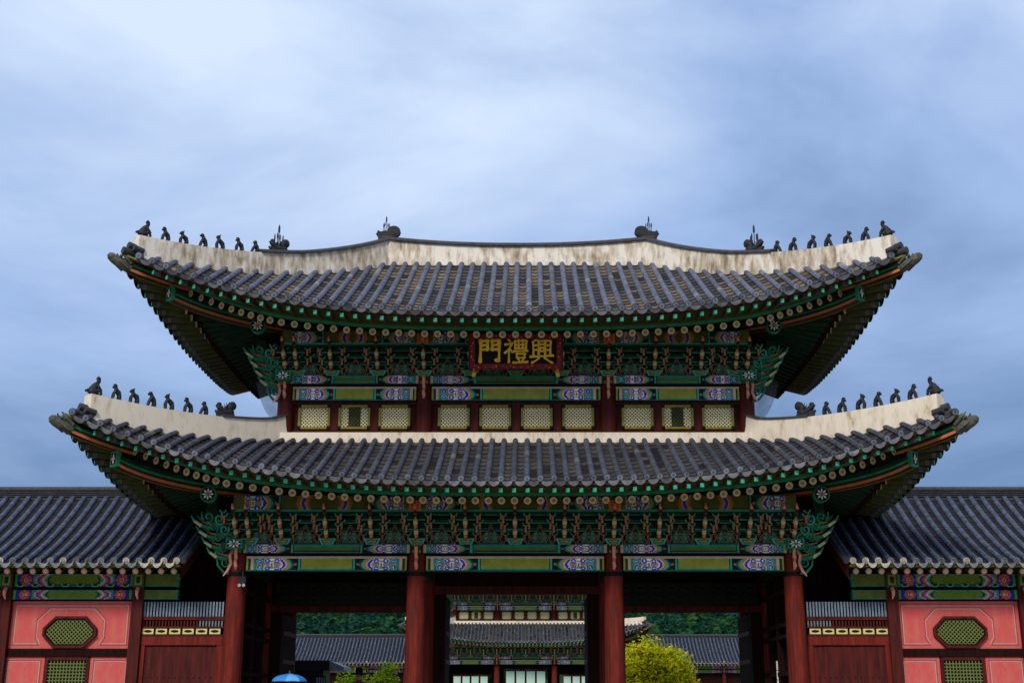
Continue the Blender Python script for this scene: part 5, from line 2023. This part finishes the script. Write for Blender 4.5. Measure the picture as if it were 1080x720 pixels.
YG = ((0.62, 0.60, 0.012), (0.52, 0.54, 0.012), (0.70, 0.64, 0.015), (0.30, 0.35, 0.010))
leafy_tree('round_tree', (5.42, 20, 0.10), ((-0.1, 0, 3.05, 0.95), (-0.9, 0.2, 2.7, 0.9), (0.85, -0.2, 2.75, 0.85), (0.2, 0.3, 2.0, 1.1), (1.35, 0, 1.95, 0.65), (-0.9, -0.2, 1.8, 0.9)), 1.4, YG, 22000, 0.085,
           'round bushy tree with bright yellow-green leaves, behind the right bay of the gate', 5)
leafy_tree('young_tree', (-6.2, 18, 0), ((-0.6, 0, 2.05, 0.50), (0.7, 0, 2.35, 0.38), (0.98, 0.1, 2.75, 0.24), (-0.9, 0.1, 1.7, 0.55), (0.3, 0, 1.7, 0.6), (-0.25, 0, 2.45, 0.25), (1.1, -0.1, 2.1, 0.35)), 1.2,
           ((0.28, 0.40, 0.015), (0.20, 0.32, 0.014), (0.14, 0.24, 0.012), (0.36, 0.44, 0.02)), 5000, 0.085, 'small loose green tree behind the left bay, near the person in the black hat', 8)

# ------------------------------------------------------------------ dark booth behind the left bay
bo = empty('ticket_booth', (-7.2, 12.5, 0))
tag(bo, 'dark booth with a flat overhanging roof behind the left bay of the gate', 'booth')
m = MB()
m.span(-1.4, 0.55, -0.7, 1.2, 2.58, 2.92, 'black_metal')
m.prism_y([(0.55, 2.60), (1.05, 2.58), (1.05, 2.70), (0.55, 2.90)], -0.7, 1.2, 'slat_blue')
m.build('roof', bo)
m = MB()
m.span(-1.25, 0.3, -0.45, 1.1, 0.006, 2.58, 'black_metal')
m.build('wall', bo)
m = MB()
m.span(0.05, 0.42, -0.56, -0.47, 1.0, 2.4, 'black_metal')
for i in range(4):
    m.span(0.09 + 0.085 * i, 0.135 + 0.085 * i, -0.575, -0.56, 1.1, 2.35, 'slat_blue')
m.build('window', bo)

# ------------------------------------------------------------------ people
def person(loc, rz, label, h, top, legs, hair, arm='down', seed=0):
    """a clothed figure grown as one surface over a skeleton"""
    k = h / 1.72
    J = [(0, 0, 0.95), (0, 0, 1.12), (0, 0.0, 1.34), (0, 0, 1.47), (0, -0.005, 1.55), (0, -0.01, 1.63), (0, -0.005, 1.69)]
    RD = [(0.155, 0.11), (0.145, 0.105), (0.165, 0.105), (0.06, 0.06), (0.065, 0.075), (0.076, 0.092), (0.055, 0.07)]
    E_ = [(0, 1), (1, 2), (2, 3), (3, 4), (4, 5), (5, 6)]
    def chain(root, pts, rds):
        last = root
        for p, r_ in zip(pts, rds):
            J.append(p); RD.append((r_, r_)); E_.append((last, len(J) - 1)); last = len(J) - 1
        return last
    ends = []
    for s_ in (-1, 1):
        chain(0, [(s_ * 0.10, 0, 0.86), (s_ * 0.11, -0.01, 0.50), (s_ * 0.11, 0.02, 0.12), (s_ * 0.12, -0.06, 0.04), (s_ * 0.125, -0.16, 0.035)], [0.10, 0.065, 0.045, 0.045, 0.035])
        if arm == 'up' and s_ > 0:
            a = chain(2, [(s_ * 0.19, 0, 1.38), (s_ * 0.24, -0.06, 1.14), (s_ * 0.16, -0.24, 1.20), (s_ * 0.15, -0.29, 1.25)], [0.065, 0.045, 0.034, 0.04])
        else:
            a = chain(2, [(s_ * 0.19, 0, 1.38), (s_ * 0.23, 0.03, 1.10), (s_ * 0.24, -0.04, 0.86), (s_ * 0.24, -0.06, 0.78)], [0.065, 0.045, 0.034, 0.04])
        hand = J[a]
        for f in range(4):
            dx = (f - 1.5) * 0.018
            chain(a, [(hand[0] + 0.0 * s_, hand[1] + dx, hand[2] - 0.05 - 0.004 * (f % 3)), (hand[0] - 0.012 * s_, hand[1] + dx, hand[2] - 0.085)], [0.009, 0.008])
        chain(a, [(hand[0] - 0.02 * s_, hand[1] - 0.035, hand[2] - 0.03)], [0.010])
    me = bpy.data.meshes.new('person')
    me.from_pydata([(x * k, y * k, z * k) for x, y, z in J], E_, [])
    o = bpy.data.objects.new('person', me)
    COL.objects.link(o)
    sk = o.modifiers.new('skin', 'SKIN')
    for i, r_ in enumerate(RD):
        me.skin_vertices[0].data[i].radius = (r_[0] * k, r_[1] * k)
        me.skin_vertices[0].data[i].use_root = i == 0
    ss = o.modifiers.new('smooth', 'SUBSURF')
    ss.levels = ss.render_levels = 2
    dg = bpy.context.evaluated_depsgraph_get()
    me2 = bpy.data.meshes.new_from_object(o.evaluated_get(dg))
    bpy.data.objects.remove(o)
    me2.materials.clear()
    for q in ('skin', top, legs, 'black_metal'):
        me2.materials.append(mat(q))
    for p in me2.polygons:
        c = p.center / k
        i = 0
        if c.z < 0.07: i = 3
        elif c.z < 0.98 and abs(c.x) < 0.20: i = 2
        elif c.z < 1.455 and not (abs(c.x) > 0.12 and (c.y < -0.225 or c.z < 0.84)): i = 1
        p.material_index = i
        p.use_smooth = True
    b = place(me2, 'person', None, loc, rz)
    tag(b, label, 'person')
    m = MB()          # face and hair
    Hh = 1.60 * k
    m.ball((0, 0.022 * k, Hh + 0.055 * k), (0.088 * k, 0.098 * k, 0.10 * k), hair, 12, 8)
    m.build('hair', b)
    m = MB()
    m.tube([(0, -0.088 * k, Hh + 0.02 * k), (0, -0.115 * k, Hh - 0.02 * k)], [0.01 * k, 0.018 * k], 'skin', 6)
    m.build('nose', b)
    for s_ in (-1, 1):
        m = MB()
        m.ball((s_ * 0.032 * k, -0.086 * k, Hh + 0.022 * k), 0.011 * k, 'hair', 7, 5)
        m.build('eye', b)
        m = MB()
        m.ball((s_ * 0.078 * k, 0.01 * k, Hh), (0.012 * k, 0.02 * k, 0.03 * k), 'skin', 7, 5)
        m.build('ear', b)
    m = MB()
    m.span(-0.024 * k, 0.024 * k, -0.093 * k, -0.08 * k, Hh - 0.058 * k, Hh - 0.048 * k, 'cloth_red')
    m.build('mouth', b)
    return b


def brim_hat(parent, z, m_, r0=0.2, r1=0.1, h_=0.16):
    m = MB()
    pts = [(0, 0, z - 0.03), (0, 0, z + 0.015), (0, 0, z + 0.05), (0, 0, z + h_), (0, 0, z + h_ + 0.02)]
    m.tube(pts, [r0, r0 * 0.97, r1, r1 * 0.9, r1 * 0.6], m_, 18)
    m.build('hat', parent)


p1 = person((-4.72, 5.2, PZ), 0, 'person in a wide black hat and dark blue robe by the small tree', 1.84, 'cloth_blue', 'cloth_blue', 'hair')
brim_hat(p1, 1.79, 'black_paint', 0.26, 0.115, 0.17)
m = MB()
m.tube([(0, -0.02, 1.56), (0, -0.03, 1.61)], 0.085, 'cloth_red', 12)
m.build('collar', p1)

p2 = person((-5.13, -3.1, 0), R(180), 'person in grey holding up the sky-blue umbrella', 1.62, 'cloth_grey', 'cloth_blue', 'hair', 'up')
um = empty('umbrella', (-5.29, -2.84, 1.13))
tag(um, 'open sky-blue umbrella in front of the left corner column', 'umbrella')
m = MB()
nn_ = 8
rows = []
for i in range(7):
    t = i / 6
    rows.append([Vector((0.42 * math.sin(t * 1.45) / math.sin(1.45) * (1 - 0.05 * (t ** 3) * (j % 2)) * math.cos(2 * math.pi * j / (2 * nn_)), 0.42 * math.sin(t * 1.45) / math.sin(1.45) * (1 - 0.05 * (t ** 3) * (j % 2)) * math.sin(2 * math.pi * j / (2 * nn_)), 0.86 + 0.185 * math.cos(t * 1.5) + 0.015 * t * (j % 2))) for j in range(2 * nn_ + 1)])
for j in range(nn_):
    m.grid([r_[2 * j:2 * j + 3] for r_ in rows], 'umbrella_blue' if j in (1, 2, 3, 6) else 'umbrella_deep')
m.build('canopy', um)
m = MB()
for j in range(nn_):
    a = 2 * math.pi * j / nn_
    m.tube([(0, 0, 1.06), (0.22 * math.cos(a), 0.22 * math.sin(a), 1.005), (0.405 * math.cos(a), 0.405 * math.sin(a), 0.86)], 0.006, 'metal_grey', 5)
m.build('ribs', um)
m = MB()
m.tube([(0, 0, 0.0), (0, 0, 1.12)], 0.009, 'metal_grey', 6)
m.tube([(0, 0, -0.02), (0, 0, 0.13)], 0.018, 'black_metal', 8)
m.build('shaft', um)

p3 = person((7.62, 7.0, PZ), R(20), 'person in a pale cap with a yellow band beyond the right bay', 1.66, 'cloth_grey', 'cloth_blue', 'hair')
m = MB()
m.tube([(0, 0, 1.60), (0, 0, 1.655), (0, 0, 1.66), (0, 0, 1.70), (0, 0, 1.76)], [0.105, 0.11, 0.112, 0.11, 0.05], 'cloth_white', 14, mats=['cap_yellow', 'cloth_white', 'cloth_white', 'cloth_white'])
m.build('cap', p3)
p4 = person((7.35, 8.6, PZ), R(-15), 'person in a violet hood behind the right bay', 1.60, 'cloth_violet', 'cloth_blue', 'hair')
m = MB()
m.ball((0, 0.02, 1.56), (0.115, 0.125, 0.135), 'cloth_violet', 12, 8)
m.build('hood', p4)
p5 = person((8.78, -3.4, 0), R(180), 'person with orange hair in front of the right side gate', 1.84, 'cloth_red', 'cloth_blue', 'hair_orange')

pole = empty('marker_post', (7.12, 1.6, PZ))
tag(pole, 'thin white post with dark marks beside the right corner column', 'post')
m = MB()
m.span(-0.035, 0.035, -0.02, 0.02, 0.03, 2.05, 'white_paint')
for i in range(7):
    m.span(-0.036, 0.01, -0.022, 0.0, 0.3 + 0.25 * i, 0.32 + 0.25 * i, 'black_paint')
m.build('shaft', pole)
m = MB()
m.tube([(0, 0, 0), (0, 0, 0.035)], 0.16, 'black_metal', 16)
m.build('base', pole)
